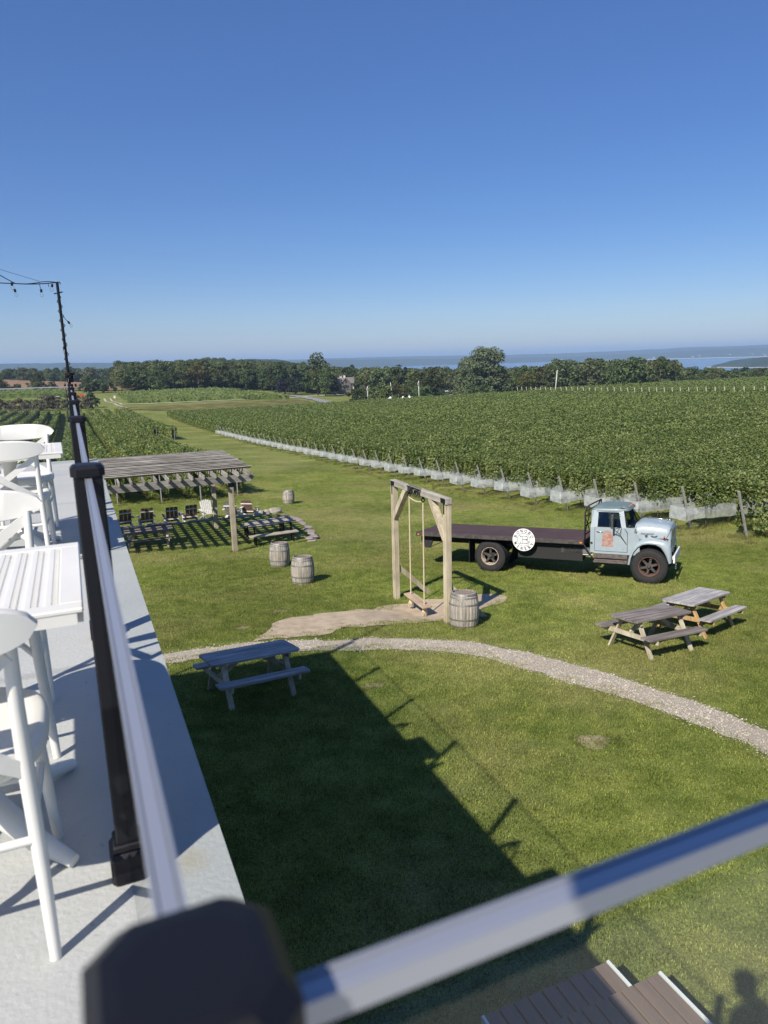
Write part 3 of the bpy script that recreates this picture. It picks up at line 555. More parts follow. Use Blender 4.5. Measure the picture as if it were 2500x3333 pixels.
for i_, P_ in enumerate(HOLES): vis &= ~(inside_np(X, Y, P_) & ((i_ < 2) | (rng.random(len(X)) < .8)))
vis &= ~((X > 1.9) & (X < 3.5) & (Y < 3.65)); X, Y = X[vis], Y[vis]
scatter('lawn_grass', np.stack([X, Y, H(X, Y)], -1), gp, rng.uniform(.9, 1.15, len(X)))
gp2 = [proto(grass_patch('grass_patch', 420, .55, .036, .012, M['blade'])) for _ in range(3)]
gx_, gy_ = np.meshgrid(np.arange(-2, 26, .6), np.arange(24.5, 62, .6)); X = (gx_ + rng.uniform(-.2, .2, gx_.shape)).ravel(); Y = (gy_ + rng.uniform(-.2, .2, gy_.shape)).ravel(); vis = np.ones(len(X), bool)
for P_ in HOLES: vis &= ~inside_np(X, Y, P_)
X, Y = X[vis], Y[vis]; scatter('meadow_grass', np.stack([X, Y, topz(X, Y)], -1), gp2, rng.uniform(.8, 1.3, len(X)))
# taller weeds and dry stalks under the netted rows, tufts round posts, tyres, barrels
def tuft(name, n, R, hgt, wd, mt): return grass_patch(name, n, R, hgt, wd, mt, .8)
wp = [proto(tuft('weed_tuft', 70, .16, .20, .010, M['weed'])), proto(tuft('weed_tuft', 60, .14, .13, .014, M['blade'])), proto(tuft('weed_tuft', 90, .2, .16, .012, M['blade']))]
X = []; Y = []
for k in range(0, 34):
    n = int(150 if k < 12 else 60); X += list(24.0 + rng.exponential(7, n)); Y += list(19.71 + RS * k + rng.normal(0, .42, n))
n = 260; X += list(rng.uniform(22.3, 24.5, n)); Y += list(rng.uniform(17, 60, n))
for x0, y0 in ((9.45, 46.5), (6.75, 44.5), (4.4, 44.5), (1.9, 44.5), (-.8, 44.5)):
    X += list(x0 + rng.normal(0, .5, 90)); Y += list(y0 + rng.exponential(8, 90) - .8)
n_small = len(X)
for cx, cy, r, n in ((7.6, 14.05, .14, 12), (7.66, 17.0, .14, 10), (7.83, 13.6, .33, 14), (5.86, 19.9, .33, 12), (5.95, 22.9, .33, 12), (11.33, 40.7, .33, 14), (5.2, 26.7, .15, 10), (14.9, 15.0, .5, 26), (11.8, 18.7, .5, 26), (12.8, 17.9, 1.0, 16)):
    a = rng.uniform(0, 6.28, n); X += list(cx + np.cos(a) * r * rng.uniform(.9, 1.5, n)); Y += list(cy + np.sin(a) * r * rng.uniform(.9, 1.5, n))
n_e = len(X)
for e_, sp_ in ((path_edge, .05), (dirt_edge, .13), (dirt_edge, .16), (dirt_edge, .2)):
    for q in e_[::2]: X.append(q[0] + random.gauss(0, sp_)); Y.append(q[1] + random.gauss(0, sp_))
for e_ in HOLES[2:]:
    for q in e_[::3]: X.append(q[0] + random.gauss(0, .05)); Y.append(q[1] + random.gauss(0, .05))
X = np.array(X); Y = np.array(Y); scl_ = rng.uniform(.5, 1.3, len(X)); scl_[n_small:] = rng.uniform(.25, .55, len(X) - n_small); scl_[n_e:] = rng.uniform(.18, .42, len(X) - n_e); scatter('weeds', np.stack([X, Y, H(X, Y)], -1), wp, scl_)

# ------------------------------------------------------------------ trees
def crown_mesh(name, mt, kind='round', n=1500, leaf=.055, seed=1, clumps=42):
    r = np.random.default_rng(seed); C = []; R = []
    for i in range(clumps):
        u = r.random() if kind != 'cone' else r.random() ** 1.25; a = r.uniform(0, 6.28)
        if kind == 'round': z = .30 + .62 * u; rad = .36 * math.sin(math.pi * min(1, (u * .82 + .16))) ** .7
        elif kind == 'tall': z = .12 + .82 * u; rad = .25 * math.sin(math.pi * (u * .84 + .12)) ** .6
        elif kind == 'poplar': z = .08 + .84 * u; rad = .40 * math.sin(math.pi * (u * .8 + .14)) ** .55
        elif kind == 'cone': z = .08 + .9 * u; rad = .26 * (1 - u) + .02
        else: z = .1 + .7 * u; rad = .6 * math.sin(math.pi * (u * .7 + .25)) ** .5
        q = math.sqrt(r.random()); C.append((math.cos(a) * rad * q, math.sin(a) * rad * q, z)); R.append((.13 if kind != 'cone' else .05 + .09 * (1 - u)) * r.uniform(.6, 1.25))
    C = np.array(C); R = np.array(R); k = r.integers(0, clumps, n); d = r.normal(0, 1, (n, 3)); d /= np.linalg.norm(d, axis=1)[:, None]; d[:, 2] = np.where(d[:, 2] < -.35, -d[:, 2], d[:, 2])
    rr = R[k] * (1 - .35 * r.random(n) ** 2); P_ = C[k] + d * rr[:, None] * np.array([1, 1, .8]); P_[:, 2] = np.maximum(P_[:, 2], .04)
    return quads_mesh(name, leaf_quads(P_, leaf, d + np.array([0, 0, .3]), .55), mt)
mb = MB(); mb.tube([(0, 0, -.03), (.004, .002, .25), (-.006, .004, .5), (.002, 0, .72)], [.022, .017, .012, .005], 7)
for a in range(6): A = a * 1.05; z0 = .28 + .06 * a; mb.tube([(0, 0, z0), (math.cos(A) * .12, math.sin(A) * .12, z0 + .13), (math.cos(A) * .2, math.sin(A) * .2, z0 + .26)], [.01, .007, .003], 5)
trunk_me = mb.mesh('trunk', M['bark'], True)
CR = {k: [crown_mesh('crown', M[mt], sh, n, lf, 10 + i + 7 * j, cl) for i in range(nv)] for j, (k, mt, sh, n, lf, cl, nv) in enumerate([('round', 'tree', 'round', 1700, .052, 44, 4), ('pale', 'tree_pale', 'round', 1700, .052, 44, 2), ('yellow', 'tree_yellow', 'round', 1500, .05, 40, 1), ('tall', 'tree', 'tall', 1700, .045, 46, 2), ('poplar', 'poplar', 'poplar', 8000, .034, 120, 1), ('purple', 'tree_purple', 'bush', 1500, .07, 34, 1), ('conifer', 'conifer', 'cone', 2200, .045, 70, 2), ('bush', 'brush', 'bush', 1300, .085, 36, 2), ('dark', 'conifer', 'bush', 1600, .08, 36, 1), ('greenbush', 'tree', 'bush', 1300, .085, 36, 2)])}
_i = [0]
KL = {'round': 'round leafy tree', 'pale': 'pale green tree', 'yellow': 'yellow-green tree', 'tall': 'tall narrow leafy tree', 'conifer': 'dark pine tree'}
def tree(kind, X, Y, ht, label, wide=1.0, cat='tree', group=None, sink=0):
    label = label.replace('leafy tree', KL.get(kind, 'leafy tree')) if group else label
    _i[0] += 1; v = CR[kind][_i[0] % len(CR[kind])]; z = h(X, Y) - sink
    t_ = thing({'conifer': 'pine_tree', 'bush': 'shrub', 'greenbush': 'shrub'}.get(kind, 'tree'), label, cat, (X, Y, z), random.uniform(0, 6.28), group)
    S = Matrix.Diagonal((ht * wide, ht * wide, ht)); part('crown', v, t_, (0, 0, 0), S)
    if kind not in ('bush', 'greenbush', 'dark', 'purple'): part('trunk', trunk_me, t_, (0, 0, 0), S)
    return t_
def pol(a, d): return d * math.sin(math.radians(a)), d * math.cos(math.radians(a))
# bearings from the pixels of the photo: a(px)
def bear(px): return math.degrees(math.atan2(px - 1250, 2311 * 1.01)) + 23.35
tree('poplar', 166, 268, 22.5, 'huge pale green poplar rising above the treeline near the white-roofed barn', 1.05)
tree('poplar', 160, 274, 19, 'left-hand shoulder of pale poplar growing against the huge one', .8)
tree('tall', 115, 347, 20.5, 'tallest dark tree left of the grey house', .95)
tree('conifer', 106, 356, 14.5, 'dark pine between the purple tree and the tall dark tree', 1.2)
tree('conifer', 102, 362, 13, 'broad-branched pine just right of the purple tree', 1.3)
tree('purple', 101, 358, 9.2, 'dark purple-leaved tree at the road bend', .8)
tree('tall', 116.5, 340, 13.5, 'dark bushy tree standing against the left side of the grey house', .8)
tree('round', 137.5, 334, 14.5, 'dark round tree just behind the left utility poles', 1.0)
tree('round', 142, 345, 11.0, 'dark round tree hiding the right side of the grey house', 1.0)
tree('yellow', 133, 292, 8.5, 'small yellow-green tree left of the white tent', 1.0)
tree('round', 142, 284, 13.0, 'round green tree beside the bare utility pole', 1.05)
tree('dark', 151, 286, 7.0, 'dark low tree between the round green tree and the barn', .9)
tree('round', 150, 308, 14.5, 'green tree rising behind the white-roofed barn', 1.0)
tree('purple', 171, 284, 4.5, 'low purplish shrub at the right gable of the barn', .8)
tree('yellow', 186, 268, 12.0, 'yellow-tinged tree at the right foot of the huge poplar', .9)
tree('dark', 6.3, 262, 6.0, 'dark blue-green bushy evergreen beside the sandy ruts', .85)
tree('round', 9.5, 425, 9.5, 'small tree in front of the ploughed field, nearest the vineyard corner', 1.0)
tree('greenbush', 14, 430, 7.0, 'low spreading bush at the ploughed field corner', 1.1)
tree('round', -16, 452, 11.0, 'pointed small tree alone before the ploughed field', .9)
tree('round', -33, 430, 9.0, 'small tree at the far left edge before the ploughed field', .9)
for a, d, ht in ((-3.4, 440, 5.5), (-2.6, 445, 6), (-1.9, 440, 6.5), (-1.2, 446, 6.5), (-4.1, 442, 5.5), (1.2, 430, 7.5), (2.0, 432, 8.5), (2.7, 438, 7.5)):
    x, y = pol(a, d); tree('greenbush', x, y, ht, 'bushy green scrub at the foot of the ploughed field', 1.0, 'shrub', 'scrub below the ploughed field')
# brownish orchard brush on the left
for i, a in enumerate(np.arange(-7.2, 1.3, .62)):
    x, y = pol(a + random.uniform(-.2, .2), random.uniform(236, 262)); tree('bush', x, y, random.uniform(4.2, 5.6), 'brownish orchard bush in the thinning row on the left', .95, 'shrub', 'orchard bushes beyond the left vineyard')
# individual trees of the treeline
L0 = 'leafy tree in the treeline behind the distant vineyard'; 
for i, a in enumerate(np.arange(3.6, 17.5, .62)):
    d = random.uniform(408, 432); x, y = pol(a, d); k = random.choice(['round', 'round', 'pale', 'round', 'tall', 'conifer', 'yellow'] if a > 9 else ['round', 'round', 'tall', 'pale']); ht = random.uniform(9.5, 13.5) if a < 6 or a > 12 else random.uniform(12, 16.5)
    tree(k, x, y, ht, L0, 1.0, 'tree', 'treeline behind the distant vineyard')
for i, a in enumerate(np.arange(-9, 4.4, .75)):
    x, y = pol(a, random.uniform(735, 775)); tree(random.choice(['round', 'tall', 'pale']), x, y, random.uniform(13, 18), 'leafy tree on the crest above the ploughed field', 1.1, 'tree', 'trees above the ploughed field')
for i, a in enumerate(np.arange(19, 33.5, .7)):
    x, y = pol(a, random.uniform(345, 400) if not 19.2 < a < 22.2 else random.uniform(415, 440)); k = random.choice(['round', 'pale', 'round', 'tall', 'yellow', 'conifer', 'pale']); tree(k, x, y, random.uniform(13.5, 17) if a < 30.5 else random.uniform(13, 16), 'leafy tree in the wood behind the house and the barn', 1.0, 'tree', 'wood behind the house')
for i, a in enumerate(np.arange(34.6, 54, .62)):
    d = random.uniform(352, 385) if a < 45 else random.uniform(400, 450); x, y = pol(a, d); ht = random.uniform(13, 15) if a < 36.5 else random.uniform(15.5, 18.5) if a < 45.2 else random.uniform(11, 14)
    if 43.4 < a < 44.2: k = 'pale'
    else: k = random.choice(['round', 'round', 'tall', 'yellow'] if a < 37 else ['round', 'tall', 'round', 'pale', 'round'] if a < 45 else ['round', 'pale', 'pale', 'yellow'])
    tree(k, x, y, ht, 'leafy tree in the dark wood behind the right-hand vineyard', 1.0, 'tree', 'wood behind the right-hand vineyard')
for i, a in enumerate(np.arange(21.3, 31.5, .5)):
    x, y = pol(a, random.uniform(262, 300) if not (24 < a < 26 or 27.2 < a < 29.8) else random.uniform(325, 340)); tree(random.choice(['greenbush', 'greenbush', 'pale', 'yellow', 'round']), x, y, random.uniform(5, 7.5), 'scrubby green bush just behind the vineyard crest', 1.05, 'shrub', 'scrub behind the vineyard crest')
# forest mass behind
fp = [proto(CR['round'][0]), proto(CR['round'][1]), proto(CR['round'][2]), proto(CR['tall'][0]), proto(CR['pale'][0]), proto(CR['round'][3])]
FP = []; FS = []
def fill(a0, a1, d0, d1, n, h0, h1):
    a = rng.uniform(a0, a1, n); d = np.sqrt(rng.uniform(d0 ** 2, d1 ** 2, n)); ok_ = ~((a > 19.4) & (a < 21.8) & (d < 420)); a, d = a[ok_], d[ok_]; n = len(a); x = d * np.sin(np.radians(a)); y = d * np.cos(np.radians(a)); FP.append(np.stack([x, y, H(x, y) - 1], -1)); FS.append(rng.uniform(h0, h1, n))
fill(-14, 5, 745, 1050, 900, 13, 19); fill(3.5, 17.5, 430, 700, 1100, 12, 18); fill(3, 19, 700, 1300, 900, 12, 20)
fill(17, 34, 390, 620, 900, 13, 16.5); fill(17, 34, 620, 1200, 900, 12, 17); fill(33.5, 36.5, 372, 560, 200, 12, 15); fill(36.5, 45.5, 372, 560, 700, 15, 18); fill(45, 66, 430, 700, 1500, 11, 15.5); fill(34, 66, 600, 1100, 1500, 12, 17)
scatter('forest', np.concatenate(FP), fp, np.concatenate(FS))
# ------------------------------------------------------------------ deck, railing
M['deck'] = mat('painted_roof_deck', (.455, .46, .435), .7, spec=.3, nscale=1.3, color2=(.39, .395, .375), bump=.0025, bscale=70, detail=8)
t = M['deck'].node_tree; L = t.links.new; b_ = t.nodes['Principled BSDF']; src = b_.inputs['Base Color'].links[0].from_socket; tc_ = t.nodes.new('ShaderNodeTexCoord')
def deck_mix(fac, col, src):
    mx_ = t.nodes.new('ShaderNodeMix'); mx_.data_type = 'RGBA'; L(fac, mx_.inputs[0]); L(src, mx_.inputs[6]); mx_.inputs[7].default_value = (*col, 1); return mx_.outputs[2]
vd = t.nodes.new('ShaderNodeVectorMath'); vd.operation = 'DISTANCE'; L(tc_.outputs['Object'], vd.inputs[0]); vd.inputs[1].default_value = (.14, 1.6, -1.19); nn = t.nodes.new('ShaderNodeTexNoise'); nn.inputs['Scale'].default_value = 22; nn.inputs['Detail'].default_value = 5; L(tc_.outputs['Object'], nn.inputs['Vector']); sb = t.nodes.new('ShaderNodeMath'); sb.operation = 'MULTIPLY_ADD'; sb.inputs[1].default_value = .07; L(nn.outputs[0], sb.inputs[0]); L(vd.outputs['Value'], sb.inputs[2]); r1_ = t.nodes.new('ShaderNodeMapRange'); r1_.inputs[1].default_value = .105; r1_.inputs[2].default_value = .03; r1_.inputs[4].default_value = .6; L(sb.outputs[0], r1_.inputs[0]); src = deck_mix(r1_.outputs[0], (.36, .31, .19), src)
n3 = t.nodes.new('ShaderNodeTexNoise'); n3.inputs['Scale'].default_value = 55; n3.inputs['Detail'].default_value = 3; L(tc_.outputs['Object'], n3.inputs['Vector']); r2_ = t.nodes.new('ShaderNodeMapRange'); r2_.inputs[1].default_value = .68; r2_.inputs[2].default_value = .74; r2_.inputs[4].default_value = .55; L(n3.outputs[0], r2_.inputs[0]); src = deck_mix(r2_.outputs[0], (.25, .25, .24), src)
wv = t.nodes.new('ShaderNodeTexWave'); wv.bands_direction = 'Y'; wv.inputs['Scale'].default_value = .16; wv.inputs['Distortion'].default_value = .35; wv.inputs['Detail'].default_value = 3; L(tc_.outputs['Object'], wv.inputs['Vector']); r3_ = t.nodes.new('ShaderNodeMapRange'); r3_.inputs[1].default_value = .996; r3_.inputs[2].default_value = 1.0; r3_.inputs[4].default_value = .5; L(wv.outputs['Fac'], r3_.inputs[0]); src = deck_mix(r3_.outputs[0], (.27, .275, .27), src); L(src, b_.inputs['Base Color'])
M['stucco'] = mat('pale_stucco_wall', (.5, .5, .47), .9, nscale=2, namp=.08, bump=.003, bscale=60)
M['black'] = mat('black_powder_coat', (.008, .008, .011), .42, spec=.3, bump=.0004, bscale=900)
M['alu'] = mat('anodised_aluminium', (.46, .475, .51), .42, metal=.6)
M['white'] = mat('white_resin', (.70, .685, .63), .42, spec=.4, nscale=4, namp=.03)
M['rust'] = mat('rust_stain', (.36, .30, .22), .9)
DZ = -1.19
mb = MB(); mb.prism([(-14, 0), (.24, 0), (.24, -.25), (-14, -.25)], .42, 10.15, Matrix.Translation((0, 0, DZ))); roof = mb
mb.prism([(-14, 0), (9, 0), (9, -.25), (-14, -.25)], -9, .42, Matrix.Translation((0, 0, DZ)))
bt = thing('building', 'building under the pale grey painted roof deck', 'building', (0, 0, 0))
part('roof_deck', mb.mesh('roof_deck', M['deck']), bt)
mb = MB(); mb.box((-6.93, 5.25, -3.6), (14.1, 9.6, 4.3)); mb.box((-2.5, -4.35, -3.6), (22.8, 9.2, 4.3)); part('wall', mb.mesh('wall', M['stucco']), bt)
gm = bpy.data.materials.new('railing_glass'); gm.use_nodes = True; t = gm.node_tree; t.nodes.remove(t.nodes['Principled BSDF']); tp = t.nodes.new('ShaderNodeBsdfTransparent'); tp.inputs[0].default_value = (.95, .97, .965, 1); gl = t.nodes.new('ShaderNodeBsdfGlossy'); gl.inputs['Roughness'].default_value = .02; fr = t.nodes.new('ShaderNodeFresnel'); fr.inputs[0].default_value = 1.45
ms = t.nodes.new('ShaderNodeMixShader'); ge_ = t.nodes.new('ShaderNodeNewGeometry'); iv = t.nodes.new('ShaderNodeMath'); iv.operation = 'SUBTRACT'; iv.inputs[0].default_value = 1; t.links.new(ge_.outputs['Backfacing'], iv.inputs[1]); mu_ = t.nodes.new('ShaderNodeMath'); mu_.operation = 'MULTIPLY'; t.links.new(fr.outputs[0], mu_.inputs[0]); t.links.new(iv.outputs[0], mu_.inputs[1]); t.links.new(mu_.outputs[0], ms.inputs[0]); t.links.new(tp.outputs[0], ms.inputs[1]); t.links.new(gl.outputs[0], ms.inputs[2]); t.links.new(ms.outputs[0], t.nodes['Material Output'].inputs[0]); M['glass'] = gm
PX = .016; RT = -.225
def post_mesh():
    mb = MB(); mb.box((0, 0, (RT + .018 + DZ) / 2), (.058, .058, RT + .018 - DZ), bev=.004); return mb.mesh('railing_post', M['black'])
def cap_mesh():
    s, c, z0, z1 = .034, .012, RT + .008, RT + .026
    def octo(k, z): return [(-k + c, -k, z), (k - c, -k, z), (k, -k + c, z), (k, k - c, z), (k - c, k, z), (-k + c, k, z), (-k, k - c, z), (-k, -k + c, z)]
    mb = MB(); vs = octo(s, z0 - .006) + octo(s, z1 - .008) + octo(s - .006, z1 - .001) + octo(s - .012, z1)
    fs = [tuple(range(7, -1, -1))] + [(8 * j + i, 8 * j + (i + 1) % 8, 8 * j + 8 + (i + 1) % 8, 8 * j + 8 + i) for j in range(3) for i in range(8)] + [tuple(range(24, 32))]
    mb.add(vs, fs); return mb.mesh('post_cap', M['black'])
def collar_mesh():
    mb = MB(); mb.box((0, 0, DZ + .04), (.092, .092, .08), bev=.008); mb.box((0, 0, DZ + .09), (.074, .074, .02), bev=.004); return mb.mesh('foot_collar', M['black'])
pm, cm, fm = post_mesh(), cap_mesh(), collar_mesh()
rail = thing('glass_railing', 'long glass railing with black posts running away along the deck edge', 'railing', (0, 0, 0))
YS = [.215, 1.62, 3.28, 4.92, 6.56, 8.2, 9.85]
for y in YS:
    p = part('post', pm, rail, (PX, y, 0)); part('post_cap', cm, p, (0, 0, 0)); part('foot_collar', fm, p, (0, 0, 0))
def railseg(a, b, root):
    a = Vector(a); b = Vector(b); d = (b - a).normalized(); s = Vector((-d.y, d.x, 0)); a2 = a + d * .03; b2 = b - d * .03; mid = (a2 + b2) / 2; L_ = (b2 - a2).length; ang = math.atan2(d.y, d.x)
    mb = MB(); mb.box((mid.x, mid.y, RT - .007), (L_, .0095, .010), ang, bev=.0012)
    for q in (-1, 1): c = mid + s * .0058 * q; mb.box((c.x, c.y, RT - .007), (L_, .0018, .0115), ang)
    part('top_rail', mb.mesh('top_rail', M['alu']), root)
    mb = MB(); mb.box((mid.x, mid.y, (RT - .03 + DZ + .06) / 2), (L_ - .01, .008, RT - .03 - DZ - .06), ang); part('glass_panel', mb.mesh('glass_panel', M['glass']), root)
for i in range(6): railseg((PX, YS[i], 0), (PX, YS[i + 1], 0), rail)
r2 = thing('glass_railing', 'near glass railing crossing the lower right corner with bright metal top rail', 'railing', (0, 0, 0))
for x0, x1 in ((PX, 1.72), (1.72, 3.4)):
    railseg((x0, .215, 0), (x1, .215, 0), r2); p = part('post', pm, r2, (x1, .215, 0)); part('post_cap', cm, p, (0, 0, 0)); part('foot_collar', fm, p, (0, 0, 0))
r3 = thing('glass_railing', 'far glass railing closing off the end of the deck', 'railing', (0, 0, 0))
for x0, x1 in ((PX, -1.6), (-1.6, -3.2)):
    railseg((x0, 9.85, 0), (x1, 9.85, 0), r3); p = part('post', pm, r3, (x1, 9.85, 0)); part('post_cap', cm, p, (0, 0, 0)); part('foot_collar', fm, p, (0, 0, 0))

# light pole with string lights
pole = thing('light_pole', 'slim black pole at the far deck corner wrapped in string lights', 'pole', (.0, 9.93, .03))
mb = MB(); mb.tube([(.016, 0, DZ), (.0, 0, 1.0)], .017, 10); mb.box((.02, 0, -.16), (.075, .05, .1), bev=.006); part('pole', mb.mesh('pole', M['black'], True, 40), pole)
mb = MB(); mb.tube([(-.05, -.01, .86), (.05, 0, .885)], .008, 6); mb.tube([(.0, 0, 1.0), (.03, 0, 1.0), (.035, 0, .975)], .007, 6); part('hook', mb.mesh('hook', M['black'], True), pole)
M['bulb'] = gm.copy(); M['bulb'].name = 'clear_bulb_glass'; M['bulb'].node_tree.nodes['Fresnel'].inputs[0].default_value = 1.9
mb = MB(); mb.lathe([(.001, 0), (.011, 0), (.0135, -.008), (.0135, -.034), (.010, -.038)], 10); sock = mb.mesh('socket', M['black'], True, 40)
mb = MB(); mb.lathe([(.010, -.036), (.014, -.046), (.021, -.06), (.0225, -.072), (.018, -.086), (.009, -.094), (.0005, -.096)], 12); blb = mb.mesh('bulb', M['bulb'], True)
mb = MB(); mb.tube([(0, 0, -.036), (.003, 0, -.05), (-.003, 0, -.066), (0, 0, -.08)], .0035, 5); fil = mb.mesh('filament', mat('filament', (.75, .72, .65), .3, metal=.6))
def bulb(root, x, y, z, rx=0, ry=0, s=1.0):
    R_ = Matrix.Rotation(rx, 3, 'X') @ Matrix.Rotation(ry, 3, 'Y') @ Matrix.Scale(s, 3); so_ = part('socket', sock, root, (x, y, z), R_); part('bulb', blb, so_); part('filament', fil, so_)
def sag(a, b, s, n=14):
    a = Vector(a); b = Vector(b); return [a.lerp(b, i / n) + Vector((0, 0, -s * 4 * (i / n) * (1 - i / n))) for i in range(n + 1)]
sl = thing('string_lights', 'strand of clear bulbs on black cable running left from the pole top', 'string lights', (0, 9.93, .04))
# offsets measured at the pole plane
mb = MB(); A_ = (-.005, -.01, .985); B_ = (-.46, 0, .965); mb.tube(sag(A_, B_, .012), .0065, 6); mb.tube(sag(A_, (-.19, 0, .985), -.008) + sag((-.19, 0, .985), B_, .01), .005, 6); mb.tube(sag(B_, (-1.0, -.05, 1.0), .01), .006, 6); mb.tube(sag((-1., -.05, 1.0), (-2.6, -.2, 1.06), .06), .006, 6)
mb.tube(sag(B_, (-.78, -.8, 1.13), .012), .005, 6); mb.tube(sag((-.78, -.8, 1.13), (-2.4, -3, 1.5), .03), .005, 6); mb.tube(sag((-.19, 0, .995), (-.82, -.3, 1.16), .0), .0022, 5)
for (a, b) in (((-.1, 0, .97), (-.1, 0, .93)), ((-.2, 0, .975), (-.19, 0, .90)),): mb.tube([a, b], .0035, 5)
part('cable', mb.mesh('cable', M['black'], True), sl)
bulb(sl, -.055, -.02, .965, .1, .2); bulb(sl, -.187, 0, .905); bulb(sl, -.50, -.02, .975, 0, -.1); bulb(sl, -.475, -.03, .90, .1, -.15); bulb(sl, -.72, -.05, .97)
sw = thing('string_lights', 'string of clear bulbs spiralled around the black deck pole', 'string lights', (0, 9.93, 0))
mb = MB(); P_ = []
for i in range(190):
    f = i / 189; z = .86 - f * .98; a = f * 6.283 * 8.5; r = .021 + .008 * abs(math.sin(i * .31)); P_.append((.014 * (f) + math.cos(a) * r, math.sin(a) * r, z))
mb.tube(P_, .0045, 5)
P_ = [(.016 + math.cos(i * .55) * (.05 + .012 * math.sin(i * 1.7)), math.sin(i * .55) * .05, -.10 + .035 * math.sin(i * .9)) for i in range(46)]; mb.tube(P_, .005, 5)
mb.tube([(.03, 0, .62), (.05, 0, .585), (.075, -.01, .56)], .004, 5); mb.tube([(-.03, 0, -.1), (-.045, -.03, -.2), (-.035, -.05, -.42), (-.06, -.03, -.66)], .004, 5)
part('cable', mb.mesh('cable', M['black'], True), sw)
for x, y, z, ry in ((.072, -.02, .565, -.5), (-.008, -.03, .26, 0), (.055, -.02, -.06, -.25), (.005, -.03, -.1, .1), (-.045, -.03, -.20, .1), (.075, -.02, -.20, -.15), (-.03, -.05, -.42, 0), (-.05, -.04, -.64, .1)): bulb(sw, x, y, z, 0, ry, .9)

# white cross-back chairs
def chair():
    t_ = thing('cross_back_chair', '', 'chair', (0, 0, 0)); W = M['white']
    for s in (-1, 1):
        mb = MB(); mb.tube([(s * .185, -.215, 0), (s * .182, -.20, .2), (s * .178, -.19, .40), (s * .178, -.205, .56), (s * .184, -.235, .71)], [.0115, .0145, .016, .0145, .0125], 12); part('rear_leg', mb.mesh('rear_leg', W, True, 50), t_)
        mb = MB(); mb.tube([(s * .185, .205, 0), (s * .175, .185, .22), (s * .165, .17, .41)], [.012, .015, .017], 12); part('front_leg', mb.mesh('front_leg', W, True, 50), t_)
    mb = MB(); n = 30; pr = []; z_R = .732
    for i in range(n + 1):
        f = i / n * 2 - 1; x = f * .235; y = -.243 - .028 + .03 * abs(f) ** 2 * 1.0; hh = .052 * math.sqrt(max(0.0, 1 - abs(f) ** 2.7)) + .002; pr.append((x, y, hh))
    for (x, y, hh) in pr: mb.v += [(x, y - .011, z_R - hh), (x, y - .013, z_R + hh * .9), (x, y, z_R + hh * 1.05), (x, y + .011, z_R + hh * .9), (x, y + .013, z_R - hh), (x, y, z_R - hh * 1.1)]
    for i in range(n):
        for k in range(6): mb.f.append((6 * i + k, 6 * i + (k + 1) % 6, 6 * i + 6 + (k + 1) % 6, 6 * i + 6 + k)); mb.m.append(0)
    mb.f += [tuple(range(5, -1, -1)), tuple(6 * n + k for k in range(6))]; mb.m += [0, 0]
    part('top_rail', mb.mesh('top_rail', W, True, 55), t_)
    for s in (-1, 1):
        mb = MB(); P_ = []
        for i in range(13):
            f = i / 12; x = s * (-.175 + .35 * f); z = .425 + .255 * f; y = -.195 - .045 * f - .018 * math.sin(math.pi * f) + s * .004; P_.append((x, y, z))
        for i in range(12): a, b = Vector(P_[i]), Vector(P_[i + 1]); mb.beam(a, b, .034, .011, up=(0, 1, 0))
        part('cross_slat', mb.mesh('cross_slat', W), t_)
    mb = MB(); out = []
    for i in range(36):
        a = 2 * math.pi * i / 36; c, s_ = math.cos(a), math.sin(a); p = 3.0; r = 1 / (abs(c) ** p + abs(s_) ** p) ** (1 / p); out.append((c * r * .205, s_ * r * .205))
    rings = [(1.0, .398), (1.04, .405), (1.05, .42), (1.03, .436), (.97, .445), (.86, .440), (.5, .434)]
    for k, z in rings: mb.v += [(x * k, y * k, z) for x, y in out]
    for j in range(len(rings) - 1):
        for i in range(36): mb.f.append((36 * j + i, 36 * j + (i + 1) % 36, 36 * j + 36 + (i + 1) % 36, 36 * j + 36 + i)); mb.m.append(0)
    mb.f += [tuple(range(35, -1, -1)), tuple(36 * (len(rings) - 1) + i for i in range(36))]; mb.m += [0, 0]
    part('seat', mb.mesh('seat', W, True, 60), t_)
    mb = MB()
    for s in (-1, 1):
        mb.tube([(s * .178, -.2, .24), (s * .168, 0, .235), (s * .172, .18, .23)], .0095, 8); mb.tube([(s * .17, .17, .32), (s * .13, .178, .375), (s * .06, .182, .398)], .009, 8); mb.tube([(s * .178, -.2, .30), (s * .165, -.14, .375), (s * .165, -.08, .398)], .009, 8)
    mb.tube([(-.17, .18, .20), (0, .185, .20), (.17, .18, .20)], .0095, 8); mb.tube([(-.178, -.2, .27), (0, -.2, .27), (.178, -.2, .27)], .0095, 8)
    part('stretcher', mb.mesh('stretcher', W, True, 50), t_)
    return t_
GC = 'white cross-back chairs on the deck'
c0 = chair(); c0['label'] = 'nearest white cross-back chair, its back to the camera in front of the near table'; c0['group'] = GC
c0.matrix_world = Matrix.Translation((-.335, 1.635, DZ))
dup(c0, (-.352, 2.46, DZ), math.pi + .05, 'white cross-back chair just behind the near white table, facing the camera')
dup(c0, (-.392, 4.86, DZ), math.radians(-3), 'white cross-back chair with shaded back in front of the far white table')
dup(c0, (-.385, 5.66, DZ), math.pi - .04, 'farthest white cross-back chair, sunlit behind the far table')
